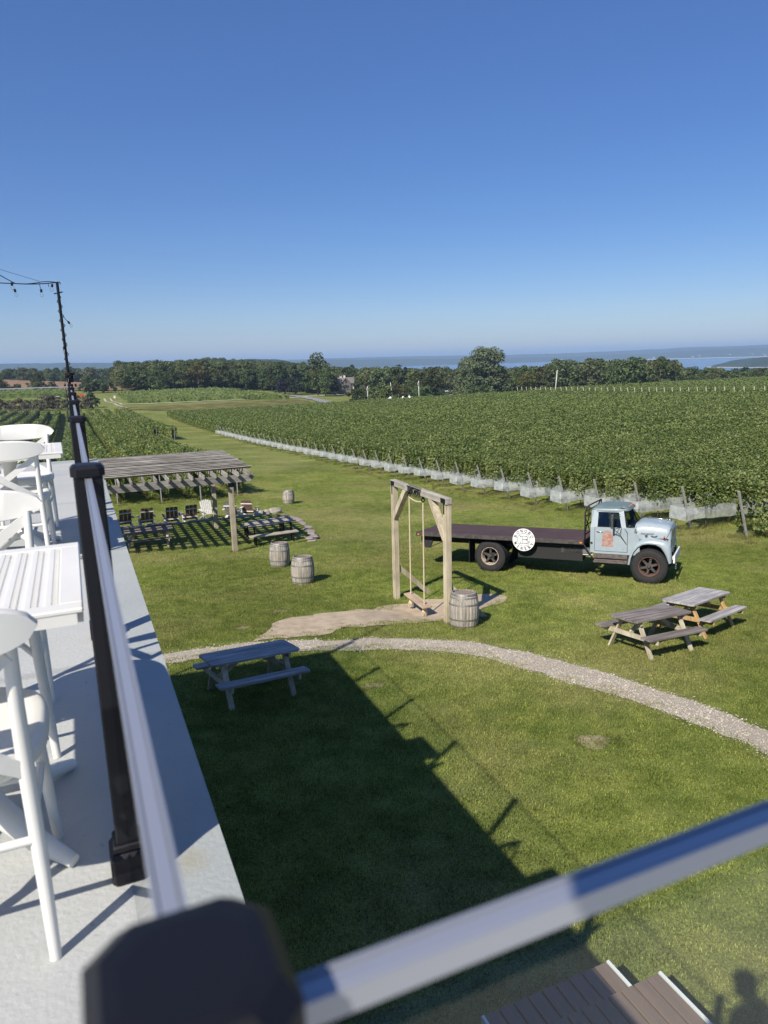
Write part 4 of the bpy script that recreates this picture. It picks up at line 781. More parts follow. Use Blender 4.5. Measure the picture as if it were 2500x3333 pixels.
# white square tables
def table():
    t_ = thing('white_table', '', 'table', (0, 0, 0)); W = M['white']; S = .325; zt = .68
    mb = MB(); fr = .05; z1 = zt; tk = .012
    for s in (-1, 1): mb.box((0, s * (S - fr / 2), z1 - tk / 2), (2 * S, fr, tk), bev=.003); mb.box((s * (S - fr / 2), 0, z1 - tk / 2), (fr, 2 * S - 2 * fr, tk), bev=.003)
    for s in (-1, 1):
        for ax in (0, 1):
            c = [0, 0, z1 - .024]; c[ax] = s * (S - .008); d = [.012, .012, .026]; d[1 - ax] = 2 * S - .03; mb.box(c, d)
    part('table_frame', mb.mesh('table_frame', W), t_)
    inn = S - fr; mb = MB(); mb.box((0, 0, z1 - .0095), (2 * inn + .002, 2 * inn + .002, .006)); n = 13
    for i in range(n):
        x = -inn + (i + .5) * 2 * inn / n; mb.box((x, 0, z1 - .006), (.012, 2 * inn, .009))
        for j in range(34):
            y = -inn + (j + .5) * 2 * inn / 34; mb.box((x + .012, y, z1 - .006), (.013, .007, .008))
    part('woven_panel', mb.mesh('woven_panel', W), t_, kind='stuff')
    mb = MB(); mb.tube([(0, 0, .10), (0, 0, .3), (0, 0, .56), (0, 0, .64)], [.05, .036, .036, .07], 16); part('pedestal', mb.mesh('pedestal', W, True, 50), t_)
    mb = MB()
    for a in range(4): A = math.pi / 4 + a * math.pi / 2; mb.beam((0, 0, .655), (math.cos(A) * .34, math.sin(A) * .34, .655), .04, .02)
    part('bracket', mb.mesh('bracket', W), t_)
    for a in range(4):
        A = math.pi / 4 + a * math.pi / 2; mb = MB(); c, s_ = math.cos(A), math.sin(A)
        mb.tube([(c * .02, s_ * .02, .15), (c * .10, s_ * .10, .10), (c * .22, s_ * .22, .045), (c * .335, s_ * .335, .016)], [.04, .034, .027, .016], 12); part('foot', mb.mesh('foot', W, True, 50), t_)
    return t_
t0 = table(); t0['label'] = 'nearer white square table with perforated top beside the railing'; t0['group'] = 'white tables on the deck'; t0.matrix_world = Matrix.Translation((-.348, 1.935, DZ))
dup(t0, (-.41, 5.15, DZ), .02, 'far white square table with slatted top near the deck end')

# ------------------------------------------------------------------ barrels
M['stave'] = wood('weathered_oak', (.50, .46, .39), (.20, .175, .145), 2, 16, .0015)
M['hoop'] = mat('galvanised_hoop', (.25, .245, .22), .55, metal=.55, nscale=12, namp=.25)
M['head'] = wood('barrel_head', (.36, .30, .25), (.16, .12, .10), 0, 16)
BH = .86
def br(z): f = (z / BH) * 2 - 1; return .355 - .068 * f * f
def barrel():
    t_ = thing('barrel', '', 'barrel', (0, 0, 0)); n = 26
    for k in range(n):
        a0 = 2 * math.pi * (k + .03) / n; a1 = 2 * math.pi * (k + .97) / n; mb = MB(); am = (a0 + a1) / 2; j = random.uniform(-.0015, .0015)
        for i in range(9):
            z = BH * i / 8; r = br(z) + j
            for a, rr in ((a0, r - .004), (am, r), (a1, r - .004), (a1, r - .024), (a0, r - .024)): mb.v.append((rr * math.cos(a), rr * math.sin(a), z))
        for i in range(8):
            for q in range(5): mb.f.append((5 * i + q, 5 * i + (q + 1) % 5, 5 * i + 5 + (q + 1) % 5, 5 * i + 5 + q)); mb.m.append(0)
        mb.f += [(0, 4, 3, 2, 1), (40, 41, 42, 43, 44)]; mb.m += [0, 0]
        part('stave', mb.mesh('stave', M['stave']), t_)
    for z0, z1 in ((.0, .05), (.085, .115), (.24, .275), (BH - .275, BH - .24), (BH - .115, BH - .085), (BH - .055, BH - .008)):
        mb = MB(); mb.lathe([(br(z0) + .0015, z0), (br(z0) + .0045, z0), (br(z1) + .0045, z1), (br(z1) + .0015, z1)], 40); part('hoop', mb.mesh('hoop', M['hoop'], True, 40), t_)
    mb = MB(); mb.lathe([(.0, BH - .035), (br(BH) - .02, BH - .035), (br(BH) - .02, BH - .06)], 32); part('barrel_head', mb.mesh('barrel_head', M['head']), t_)
    return t_
GB = 'weathered wine barrels on the lawn'
NUP = Vector((.0487, .0893, 1)).normalized(); TILT = Vector((0, 0, 1)).rotation_difference(NUP).to_matrix()
b0_ = barrel(); b0_['label'] = 'weathered wine barrel beside the right swing post'; b0_['group'] = GB; b0_.matrix_world = Matrix.Translation((7.83, 13.62, h(7.83, 13.62) - .05)) @ TILT.to_4x4()
def R3(a): return TILT @ Matrix.Rotation(a, 3, 'Z')
dup(b0_, (5.86, 19.92, h(5.86, 19.92) - .03), R3(1.9), 'front one of the two grey barrels standing together near the pergola')
dup(b0_, (5.95, 22.9, h(5.95, 22.9) - .03), R3(4.1), 'rear one of the paired barrels, overlapped by the front barrel')
dup(b0_, (11.33, 40.7, h(11.33, 40.7) - .03), R3(3.0), 'lone distant barrel standing in the open grass beyond the pergola', GB)

# ------------------------------------------------------------------ picnic tables
M['grey'] = wood('silvered_board', (.52, .50, .475), (.24, .225, .215), 0, 12, .002)
M['darkgrey'] = wood('dark_silvered_board', (.33, .29, .26), (.10, .082, .07), 0, 12, .002)
M['pale'] = wood('pale_pine_leg', (.62, .56, .43), (.40, .34, .24), 2, 10, .001)
M['orange'] = wood('orange_pine_leg', (.58, .39, .18), (.40, .25, .11), 2, 10, .001)
def picnic(label, loc, rot, L=1.72, W=.74, Hh=.74, top='grey', leg='pale', boards=5, bench_out=.62, group=None):
    t_ = thing('picnic_table', label, 'picnic table', loc, rot, group); bw = W / boards
    for i in range(boards):
        y = -W / 2 + (i + .5) * bw; mb = MB(); e = .045 if i in (0, boards - 1) else 0; s = -1 if i == 0 else 1
        x = L / 2 + random.uniform(-.004, .004); yy = bw / 2 - .004
        poly = [(-x, -yy), (x, -yy), (x, yy), (-x, yy)]
        if e: poly = [(-x, -s * yy), (x, -s * yy), (x, s * (yy - e)), (x - e, s * yy), (-x + e, s * yy), (-x, s * (yy - e))]
        z = Hh - .019 + random.uniform(-.002, .002); n = len(poly); vs = [(p[0], y + p[1], z - .019) for p in poly] + [(p[0], y + p[1], z + .019) for p in poly]
        mb.add(vs, [tuple(range(n)), tuple(range(2 * n - 1, n - 1, -1))] + [(k, k + n, (k + 1) % n + n, (k + 1) % n) for k in range(n)]); part('top_board', mb.mesh('top_board', M[top]), t_)
    for s in (-1, 1):
        for q in (0, 1):
            mb = MB(); y = s * (bench_out + .065 - q * .135); e = .03 * (1 - q); x = L / 2; yy = .064
            poly = [(-x, -s * yy), (x, -s * yy), (x, s * (yy - e)), (x - e - .001, s * yy), (-x + e + .001, s * yy), (-x, s * (yy - e))]; n = 6; vs = [(p[0], y + p[1], .425) for p in poly] + [(p[0], y + p[1], .462) for p in poly]
            mb.add(vs, [tuple(range(n)), tuple(range(2 * n - 1, n - 1, -1))] + [(k, k + n, (k + 1) % n + n, (k + 1) % n) for k in range(n)]); part('seat_board', mb.mesh('seat_board', M[top]), t_)
    for e in (-1, 1):
        x = e * (L / 2 - .24)
        for s in (-1, 1): mb = MB(); mb.beam((x, s * .56, -.02), (x, s * .20, Hh - .04), .04, .09, up=(1, 0, 0)); part('leg', mb.mesh('leg', M[leg]), t_)
        mb = MB(); mb.box((x + e * .042, 0, .38), (.038, 2 * bench_out + .24, .09)); part('seat_brace', mb.mesh('seat_brace', M[leg]), t_)
        mb = MB(); mb.box((x + e * .042, 0, Hh - .083), (.038, W - .08, .085)); part('top_brace', mb.mesh('top_brace', M[leg]), t_)
        mb = MB(); mb.beam((x, 0, .40), (x - e * .42, 0, Hh - .05), .038, .085, up=(1, 0, 0)); part('diagonal_brace', mb.mesh('diagonal_brace', M[leg]), t_)
    return t_
def on(x, y): return (x, y, h(x, y))
picnic('picnic table with dark stained top and pale legs, left of the pair by the truck', on(10.42, 10.46), R3(math.radians(4)), top='darkgrey', L=1.62)
picnic('picnic table with silvery top and orange pine legs, right of the pair by the truck', on(12.42, 11.14), R3(math.radians(17)), leg='orange', L=1.8)
picnic('silvery picnic table standing alone in the shade of the building', on(2.36, 11.55), R3(math.radians(9)), L=1.6, leg='pale')
picnic('grey picnic table with benches under the left part of the pergola', (2.32, 29.85, TZ), math.radians(-4), L=1.95, W=.85, top='darkgrey')
# long table and benches with metal legs
M['plank'] = wood('bleached_plank', (.52, .46, .38), (.30, .25, .20), 0, 12)
def long_table(name, label, cat, loc, rot, L, W, Hh, nb, rag=0):
    t_ = thing(name, label, cat, loc, rot)
    for i in range(nb):
        y = -W / 2 + (i + .5) * W / nb; mb = MB(); mb.box((random.uniform(-rag, rag), y, Hh - .025), (L + random.uniform(-rag, rag), W / nb - .004, .05), bev=.006); part('top_board', mb.mesh('top_board', M['plank']), t_)
    for sx in (-1, 1):
        for sy in (-1, 1): mb = MB(); mb.box((sx * (L / 2 - .22), sy * (W / 2 - .05), (Hh - .05) / 2), (.05, .05, Hh - .05)); part('leg', mb.mesh('leg', M['black']), t_)
        mb = MB(); mb.box((sx * (L / 2 - .22), 0, Hh - .075), (.045, W - .16, .045)); part('crossbar', mb.mesh('crossbar', M['black']), t_)
    return t_
long_table('long_table', 'long bleached plank table on black metal legs right of the pergola post', 'table', (7.1, 28.72, TZ), math.radians(6), 2.05, .95, .76, 3, .04)
long_table('bench', 'bench with black metal legs in front of the long plank table', 'bench', (7.06, 27.82, TZ - .02), math.radians(4), 2.05, .32, .45, 1)
long_table('bench', 'bench behind the long plank table, mostly hidden by it', 'bench', (7.1, 29.75, TZ), math.radians(6), 2.05, .32, .45, 1)

# ------------------------------------------------------------------ pergola
M['perg'] = wood('grey_cedar', (.42, .40, .37), (.17, .155, .14), 0, 9, .003)
M['perg_y'] = wood('grey_cedar_rafter', (.42, .40, .37), (.17, .155, .14), 1, 9, .003)
M['perg_z'] = wood('pine_post', (.54, .48, .36), (.33, .28, .20), 2, 8, .002)
pg = thing('pergola', 'weathered grey slatted pergola over the picnic tables', 'pergola', (0, 0, 0))
for x, y in ((5.22, 26.75), (5.42, 31.75), (-1.2, 26.75), (-1.1, 31.75)):
    z0 = min(h(x, y), TZ) if y > 28 else h(x, y); mb = MB(); mb.box((0, 0, (z0 - .05 - 4.2) / 2), (.19, .19, -4.2 - z0 + .05), bev=.01); p = part('post', mb.mesh('post', M['perg_z']), pg, (x, y, 0))
    if x > 0:
        mb = MB(); mb.box((0, -.1, -4.42), (.22, .02, .3), bev=.004); mb.box((.1, 0, -4.42), (.02, .22, .3), bev=.004); mb.box((0, -.115, -4.42), (.09, .02, .12)); part('bracket', mb.mesh('bracket', M['black']), p)
ZB = -4.28
for y in (26.62, 26.88, 31.62, 31.88):
    mb = MB(); x1 = 6.12 if y < 28 else 6.35; mb.prism([(-2.4, ZB + .125), (x1, ZB + .125), (x1, ZB + .03), (x1 - .07, ZB - .02), (x1 - .14, ZB - .125), (-2.4, ZB - .125)], y - .02, y + .02); part('beam', mb.mesh('beam', M['perg']), pg)
for i in range(20):
    x = 5.86 - i * .42; mb = MB(); mb.prism([(26.2, ZB + .17), (26.28, ZB + .125), (33.4, ZB + .125), (33.4, ZB + .30), (26.2, ZB + .30)], 0, .04, Matrix.Translation((x + .02, 0, 0)) @ Matrix(((0, -1, 0, 0), (1, 0, 0, 0), (0, 0, 1, 0), (0, 0, 0, 1)))); part('rafter', mb.mesh('rafter', M['perg_y']), pg)
for i in range(15):
    y = 27.35 + i * .415; mb = MB(); mb.box((1.85 + random.uniform(-.03, .03), y, ZB + .33), (8.6, .25, .036), Matrix.Rotation(math.radians(-21 + random.uniform(-4, 4)), 3, 'X')); part('slat', mb.mesh('slat', M['perg']), pg)

# ------------------------------------------------------------------ adirondack chairs by the terrace wall
M['brown'] = mat('dark_brown_slat', (.17, .098, .072), .6, nscale=6, namp=.2)
M['offwhite'] = mat('weathered_white_paint', (.62, .60, .55), .7, nscale=9, namp=.12)
M['greyslat'] = wood('grey_slat', (.30, .285, .27), (.15, .14, .13), 2, 12)
def adirondack(label, loc, rot, slat, frame, group, ns=3, fan=False, sc_=1.0):
    t_ = thing('adirondack_chair', label, 'chair', loc, Matrix.Rotation(rot, 3, 'Z') @ Matrix.Scale(sc_, 3), group)
    B0 = Vector((0, -.20, .28)); bd = Vector((0, -.30, .80)).normalized(); wn = .56 / ns
    for i in range(ns):
        x = -.28 + (i + .5) * wn; ln = .80 - (.10 * (abs(x) / .28) ** 2 if fan else 0); mb = MB(); mb.beam(B0 + Vector((x, 0, 0)), B0 + Vector((x * (1.12 if fan else 1), 0, 0)) + bd * ln, wn - .014, .022, up=(0, 1, 0)); part('back_slat', mb.mesh('back_slat', M[slat]), t_)
    for f in ((.14, .60) if not fan else (.5,)):
        c = B0 + bd * f + Vector((0, -.025, 0)); mb = MB(); mb.box(c, (.60, .022, .055)); part('crossbar', mb.mesh('crossbar', M[frame]), t_)
    for i in range(4): mb = MB(); mb.box((0, .30 - i * .13, .38 - i * .025), (.54, .11, .022)); part('seat_slat', mb.mesh('seat_slat', M[slat]), t_)
    for s in (-1, 1):
        mb = MB(); mb.box((s * .36, .02, .56), (.13, .72, .024), bev=.01); part('armrest', mb.mesh('armrest', M['greyslat' if slat == 'brown' else frame]), t_)
        mb = MB(); mb.box((s * .32, .32, .27), (.03, .11, .56)); part('leg', mb.mesh('leg', M[frame]), t_)
        mb = MB(); mb.beam((s * .29, .38, .36), (s * .29, -.55, .0), .03, .12, up=(1, 0, 0)); part('leg', mb.mesh('leg', M[frame]), t_)
    return t_
GA = 'adirondack chairs around the fire pit'
for x, y, r_, lab in ((1.72, 35.0, .12, 'leftmost dark brown adirondack chair behind the pergola picnic table'), (2.72, 35.1, .05, 'second dark brown adirondack chair from the left'), (3.88, 35.0, -.04, 'third dark brown adirondack chair, in the middle of the row'), (4.82, 35.4, .03, 'fourth dark brown adirondack chair, left of the pergola rear post')):
    adirondack(lab, (x, y, h(x, y)), r_, 'brown', 'offwhite', GA)
adirondack('low white adirondack chair behind the pergola rear post', (5.85, 36.4, h(5.85, 36.4)), math.pi + .1, 'offwhite', 'offwhite', GA, 6, True, .95)
adirondack('grey-backed white adirondack chair behind the front pergola post', (7.02, 35.8, h(7.02, 35.8)), -.55, 'greyslat', 'offwhite', GA, 5, True, 1.08)
adirondack('rightmost dark brown adirondack chair beside the boulders', (7.95, 36.1, h(7.95, 36.1)), -.6, 'brown', 'offwhite', GA)
# boulders and the stacked stone edge
M['rock'] = mat('pale_boulder', (.44, .40, .32), .95, nscale=5, color2=(.24, .22, .18), bump=.02, bscale=12)
def rock_mesh(seed, n=7, m=10, rough=.3):
    mb = MB()
    for i in range(n + 1):
        for j in range(m):
            th = math.pi * i / n; ph = 2 * math.pi * j / m; d = Vector((math.sin(th) * math.cos(ph), math.sin(th) * math.sin(ph), math.cos(th))); k = 1 + rough * mnoise.noise(d * 1.7 + Vector((seed * 7.1, 0, 0))) + rough * .4 * mnoise.noise(d * 4 + Vector((seed, 3, 0))); mb.v.append(d * k)
    for i in range(n):
        for j in range(m): mb.f.append((i * m + j, (i + 1) * m + j, (i + 1) * m + (j + 1) % m, i * m + (j + 1) % m)); mb.m.append(0)
    return mb
for i, (x, y, s, lab) in enumerate(((8.62, 36.6, (.26, .2, .2), 'pale rounded boulder next to the rightmost dark chair'), (8.98, 36.8, (.2, .2, .2), 'small pale boulder between two larger ones'), (9.55, 37.2, (.42, .26, .24), 'largest pale boulder at the right end of the fire pit'))):
    m_ = rock_mesh(i, 9, 14).mesh('boulder', M['rock'], True, 35); o = solo('boulder', m_, lab, 'boulder', 'boulders by the fire pit'); o.matrix_world = Matrix.Translation((x, y, h(x, y) + .1)) @ Matrix.Diagonal((*s, 1))
M['flag'] = mat('flagstone', (.36, .31, .28), .95, nscale=6, color2=(.20, .16, .15), bump=.008, bscale=25)
wl = thing('stone_wall', 'low dry-stacked flagstone edge curving round the terrace', 'wall', (0, 0, 0))
E_ = [Vector(p) for p in [(8.62, 27.75), (8.95, 28.6), (9.14, 29.7), (9.2, 30.9), (9.1, 32.1), (8.8, 33.1), (8.0, 33.68), (6.4, 33.74), (4.2, 33.76), (1.5, 34.05), (-1, 34.2)]]
stones = [rock_mesh(20 + k, 4, 8, .35) for k in range(6)]; sm = []
for s_ in stones:
    s_.v = [(max(-.8, min(.8, v[0])), max(-.8, min(.8, v[1])), max(-.62, min(.62, v[2]))) for v in s_.v]; sm.append(s_.mesh('stone', M['flag']))
ns = 0
for i in range(len(E_) - 1):
    a, b = E_[i], E_[i + 1]; L_ = (b - a).length; k = max(1, int(L_ / .36)); dirv = (b - a).normalized(); ang = math.atan2(dirv.y, dirv.x)
    for j in range(k):
        p = a.lerp(b, (j + .5) / k); z0 = h(p.x, p.y); ht = TZ + .04 - z0; lay = max(1, int(round(ht / .085)))
        for q in range(lay):
            if ns >= 290: break
            w_ = random.uniform(.22, .34); off = Vector((-dirv.y, dirv.x)) * random.uniform(-.05, .05); o = part('stone', sm[ns % 6], wl, (p.x + off.x + random.uniform(-.08, .08), p.y + off.y, z0 + .03 + q * .085), Matrix.Rotation(ang + random.uniform(-.4, .4), 3, 'Z') @ Matrix.Rotation(random.uniform(-.06, .06), 3, 'X') @ Matrix.Diagonal((w_, random.uniform(.16, .3), .075))); ns += 1

# ------------------------------------------------------------------ rope swing
M['timber_z'] = wood('swing_post_timber', (.62, .55, .40), (.36, .30, .20), 2, 9, .002)
M['timber_y'] = wood('swing_beam_timber', (.46, .43, .37), (.26, .24, .20), 1, 9, .002)
M['rope'] = mat('manila_rope', (.55, .46, .31), .95, nscale=40, namp=.2, bump=.002, bscale=200)
sg = thing('rope_swing', 'tall timber swing frame with a plank seat on thick ropes', 'swing', (0, 0, 0))
SX = 7.64; TOP = -3.12
for y in (14.05, 16.98):
    z0 = h(SX, y) - .05; mb = MB(); mb.box((0, 0, (z0 + TOP - .15) / 2), (.15, .15, TOP - .15 - z0), bev=.006); part('post', mb.mesh('post', M['timber_z']), sg, (SX, y, 0))
    mb = MB(); zt = z0 + .95; mb.beam((SX + .06, y, zt), (SX + 1.08, y + .02, h(SX + 1.1, y) - .05), .13, .045, up=(0, 1, 0)); part('ground_brace', mb.mesh('ground_brace', M['timber_z']), sg)
    s = 1 if y < 15 else -1; mb = MB(); mb.beam((SX, y + s * .05, TOP - 1.0), (SX, y + s * .78, TOP - .14), .14, .14, up=(1, 0, 0)); part('corner_brace', mb.mesh('corner_brace', M['timber_z']), sg)
    mb = MB(); mb.box((SX - .08, y + s * .02, TOP - .2), (.008, .05, .36)); mb.box((SX - .08, y + s * .06, TOP - .075), (.009, .22, .11)); mb.box((SX, y - s * .0, TOP - .155), (.16, .16, .008)); part('corner_plate', mb.mesh('corner_plate', M['black']), sg)
mb = MB(); mb.box((0, 0, 0), (.155, 3.1, .15), bev=.006); part('beam', mb.mesh('beam', M['timber_y']), sg, (SX, (14.05 + 16.98) / 2, TOP - .075))
def rope_mesh(a, b, r=.019, turns=26):
    a = Vector(a); b = Vector(b); mb = MB(); n = turns * 10
    for s in range(3):
        P_ = []
        for i in range(n + 1):
            f = i / n; A = f * turns * 2.094 * 3 / 3 * 1.0 * 3 / 1.5 + s * 2.094; p = a.lerp(b, f); P_.append((p.x + math.cos(A) * r * .55, p.y + math.sin(A) * r * .55, p.z))
        mb.tube(P_, r * .62, 5, False)
    return mb.mesh('rope', M['rope'], True)
SZ = -6.08
for y in (15.28, 16.06):
    part('rope', rope_mesh((SX, y, TOP - .34), (SX, y, SZ - .02)), sg)
    mb = MB(); mb.lathe([(.03 + .0, 0)] * 1 + [(.045 + .014 * math.cos(a), .014 * math.sin(a)) for a in np.linspace(0, 2 * math.pi, 7)], 12, Matrix.Translation((SX, y, TOP - .26)) @ Matrix.Rotation(math.pi / 2, 4, 'X')); mb.beam((SX, y, TOP - .15), (SX, y, TOP - .24), .05, .05); part('shackle', mb.mesh('shackle', M['black'], True, 40), sg)
mb = MB(); mb.tube(sag((SX - .02, 16.06, TOP - .30), (SX - .02, 15.28, TOP - .30), .05), .018, 7); part('rope', mb.mesh('rope', M['rope'], True), sg)
mb = MB(); mb.box((SX, 15.67, SZ), (.27, 1.12, .05), Matrix.Rotation(.04, 3, 'X'), bev=.01); part('seat', mb.mesh('seat', wood('swing_seat_plank', (.55, .43, .30), (.36, .26, .17), 1, 10)), sg)
for y in (15.28, 16.06):
    mb = MB(); mb.lathe([(.001, -.26), (.05, -.24), (.065, -.17), (.04, -.09), (.03, -.03)], 9, Matrix.Translation((SX, y, SZ)))
    for k in range(26): A = k * .77; mb.tube([(SX + .03 * math.cos(A), y + .03 * math.sin(A), SZ - .1), (SX + .07 * math.cos(A), y + .07 * math.sin(A), SZ - .2), (SX + .06 * math.cos(A + .3), y + .06 * math.sin(A + .3), SZ - .29)], .006, 4)
    part('rope_knot', mb.mesh('rope_knot', M['rope']), sg)
# stroke lettering (thin/thick serif strokes on a unit box)
def arc(cx, cy, rx, ry, a0, a1, n=10): return [(cx + rx * math.cos(math.radians(a0 + (a1 - a0) * i / n)), cy + ry * math.sin(math.radians(a0 + (a1 - a0) * i / n))) for i in range(n + 1)]
GLY = {'B': [(([(.15, 0), (.15, 1)]), 2), ([(.0, 1), (.45, 1)] + arc(.45, .76, .25, .24, 90, -90) + [(.15, .52)], 1), ([(.45, .52)] + arc(.48, .26, .3, .26, 90, -90) + [(.0, 0)], 1)],
       'O': [(arc(.45, .5, .4, .5, 0, 360, 20), 1.3)], 'N': [([(.1, 0), (.1, 1)], 1), ([(.1, 1), (.75, 0)], 2), ([(.75, 0), (.75, 1)], 1), ([(0, 0), (.2, 0)], 1), ([(.65, 1), (.88, 1)], 1), ([(0, 1), (.14, 1)], 1)],
       'W': [([(.05, 1), (.3, 0)], 2), ([(.3, 0), (.5, .9)], 1), ([(.5, .9), (.75, 0)], 2), ([(.75, 0), (1, 1)], 1), ([(-.05, 1), (.17, 1)], 1), ([(.9, 1), (1.1, 1)], 1)], 'I': [([(.3, 0), (.3, 1)], 2), ([(.15, 0), (.45, 0)], 1), ([(.15, 1), (.45, 1)], 1)],
       'E': [([(.15, 0), (.15, 1)], 2), ([(0, 1), (.65, 1), (.65, .84)], 1), ([(.15, .5), (.5, .5)], 1), ([(0, 0), (.68, 0), (.68, .18)], 1)], 'R': [([(.15, 0), (.15, 1)], 2), ([(0, 1), (.42, 1)] + arc(.42, .74, .25, .26, 90, -90) + [(.15, .48)], 1), ([(.4, .48), (.75, 0)], 2), ([(0, 0), (.3, 0)], 1)],
       'Y': [([(.02, 1), (.4, .48)], 2), ([(.4, .48), (.78, 1)], 1), ([(.4, .48), (.4, 0)], 2), ([(.22, 0), (.58, 0)], 1)], '.': [(arc(.3, .5, .06, .06, 0, 360, 8), 2)]}
def glyph(mb, ch, M_, size, wd, th):
    for line, k in GLY[ch]:
        w_ = wd * (1.0 if k == 1 else 1.75 if k == 2 else k)
        for i in range(len(line) - 1):
            a = Vector((line[i][0] * size, 0, line[i][1] * size)); b = Vector((line[i + 1][0] * size, 0, line[i + 1][1] * size)); dd = (b - a)
            if dd.length < 1e-6: continue
            e = dd.normalized() * w_ * .3; s = Vector((-dd.z, 0, dd.x)).normalized() * w_ / 2; P_ = [a - e + s, a - e - s, b + e - s, b + e + s]; y = Vector((0, th, 0))
            mb.add([p - y for p in P_] + P_, [(0, 1, 2, 3), (0, 4, 5, 1), (1, 5, 6, 2), (2, 6, 7, 3), (3, 7, 4, 0)], M_)
mb = MB(); x = 0
Ms = Matrix.Translation((SX - .085, 15.98, TOP - .14)) @ Matrix.Rotation(-math.pi / 2, 4, 'Z')
for ch in 'BONOBO WINERY':
    if ch != ' ': glyph(mb, ch, Ms @ Matrix.Translation((x, 0, 0)), .115, .008, .008); x += .056 if ch != 'W' else .075
    else: x += .025
part('lettering', mb.mesh('lettering', M['black']), sg)
mb = MB()
for z in (TOP + .0, TOP - .16): mb.beam((SX - .09, 16.02, z), (SX - .09, 15.22, z), .014, .014)
mb.tube([(SX - .09, 15.98 - .74 * i / 40, TOP - .20 - .03 * math.sin(i * 1.3)) for i in range(41)], .005, 5); mb.tube([(SX - .06, 15.98 - .74 * i / 40, TOP + .03 + .025 * math.sin(i * 1.5)) for i in range(41)], .005, 5); part('sign_frame', mb.mesh('sign_frame', M['black']), sg)
# ------------------------------------------------------------------ flatbed truck (local: x forward, y away from the camera, z up)
hv = Vector((0.63994792, -0.7675089, 0.03737308)).normalized(); nv = Vector((.0487, .0893, 1)).normalized(); nv = (nv - hv * nv.dot(hv)).normalized(); yv = nv.cross(hv)
TR = Matrix((hv, yv, nv)).transposed(); R0 = Vector((11.76524125, 18.81126792, -6.24123358)) - nv * .5
M['paint'] = mat('faded_blue_paint', (.34, .39, .41), .42, spec=.5, nscale=2.5, color2=(.28, .335, .36), bump=.001, bscale=8, coat=.25)
t = M['paint'].node_tree; b_ = t.nodes['Principled BSDF']; src = b_.inputs['Base Color'].links[0].from_socket; nz = t.nodes.new('ShaderNodeTexNoise'); nz.inputs['Scale'].default_value = 5.5; nz.inputs['Detail'].default_value = 9; nz.inputs['Roughness'].default_value = .72; tc_ = t.nodes.new('ShaderNodeTexCoord'); t.links.new(tc_.outputs['Object'], nz.inputs['Vector']); rp = t.nodes.new('ShaderNodeMapRange'); rp.inputs[1].default_value = .655; rp.inputs[2].default_value = .69; t.links.new(nz.outputs[0], rp.inputs[0]); mx_ = t.nodes.new('ShaderNodeMix'); mx_.data_type = 'RGBA'; t.links.new(rp.outputs[0], mx_.inputs[0]); t.links.new(src, mx_.inputs[6]); mx_.inputs[7].default_value = (.16, .10, .075, 1); t.links.new(mx_.outputs[2], b_.inputs['Base Color'])
M['roofpaint'] = mat('faded_green_roof', (.14, .195, .185), .5, nscale=3, namp=.15)
M['bedtop'] = mat('rusty_brown_deck', (.092, .056, .050), .75, spec=.25, nscale=1.2, color2=(.068, .041, .038), bump=.002, bscale=25)
M['bedside'] = mat('grimy_steel_edge', (.085, .072, .06), .7, nscale=9, color2=(.035, .03, .027), bump=.002)
M['tyre'] = mat('tyre_rubber', (.022, .021, .020), .85, nscale=14, namp=.2)
M['rim_rust'] = mat('rusty_rim', (.17, .085, .055), .8, nscale=10, color2=(.10, .055, .04))
M['rim_white'] = mat('chipped_white_rim', (.55, .50, .42), .7, nscale=9, color2=(.30, .17, .09))
M['hub'] = mat('greasy_cast_hub', (.07, .058, .05), .75, nscale=12, namp=.3, bump=.004)
M['chassis'] = mat('dark_chassis', (.018, .017, .016), .8)
M['step'] = mat('rusted_step', (.15, .12, .10), .7, nscale=7, color2=(.07, .055, .05))
M['chrome'] = mat('dull_chrome', (.62, .62, .6), .25, metal=1)
M['whitep'] = mat('white_sign_paint', (.80, .80, .77), .5, nscale=5, namp=.03)
M['ink'] = mat('black_sign_ink', (.015, .015, .017), .5)
M['amber'] = mat('amber_lens', (.75, .22, .03), .2)
M['redl'] = mat('red_lens', (.35, .03, .02), .2)
M['cabglass'] = gm.copy(); M['cabglass'].name = 'cab_glass'; [n for n in M['cabglass'].node_tree.nodes if n.type == 'BSDF_TRANSPARENT'][0].inputs[0].default_value = (.62, .68, .66, 1); M['cabglass'].node_tree.nodes['Fresnel'].inputs[0].default_value = 1.7
M['seatv'] = mat('dark_vinyl', (.03, .03, .035), .6)
M['oldlogo'] = mat('worn_red_brown_decal', (.28, .125, .08), .7, nscale=9, color2=(.42, .30, .26), stretch=(1, 1, 2.5))
tk = thing('flatbed_truck', 'old pale blue flatbed truck with rusty brown bed parked on the grass', 'truck', R0, TR)
mb = MB(); mb.cur = 0
WB = 4.81
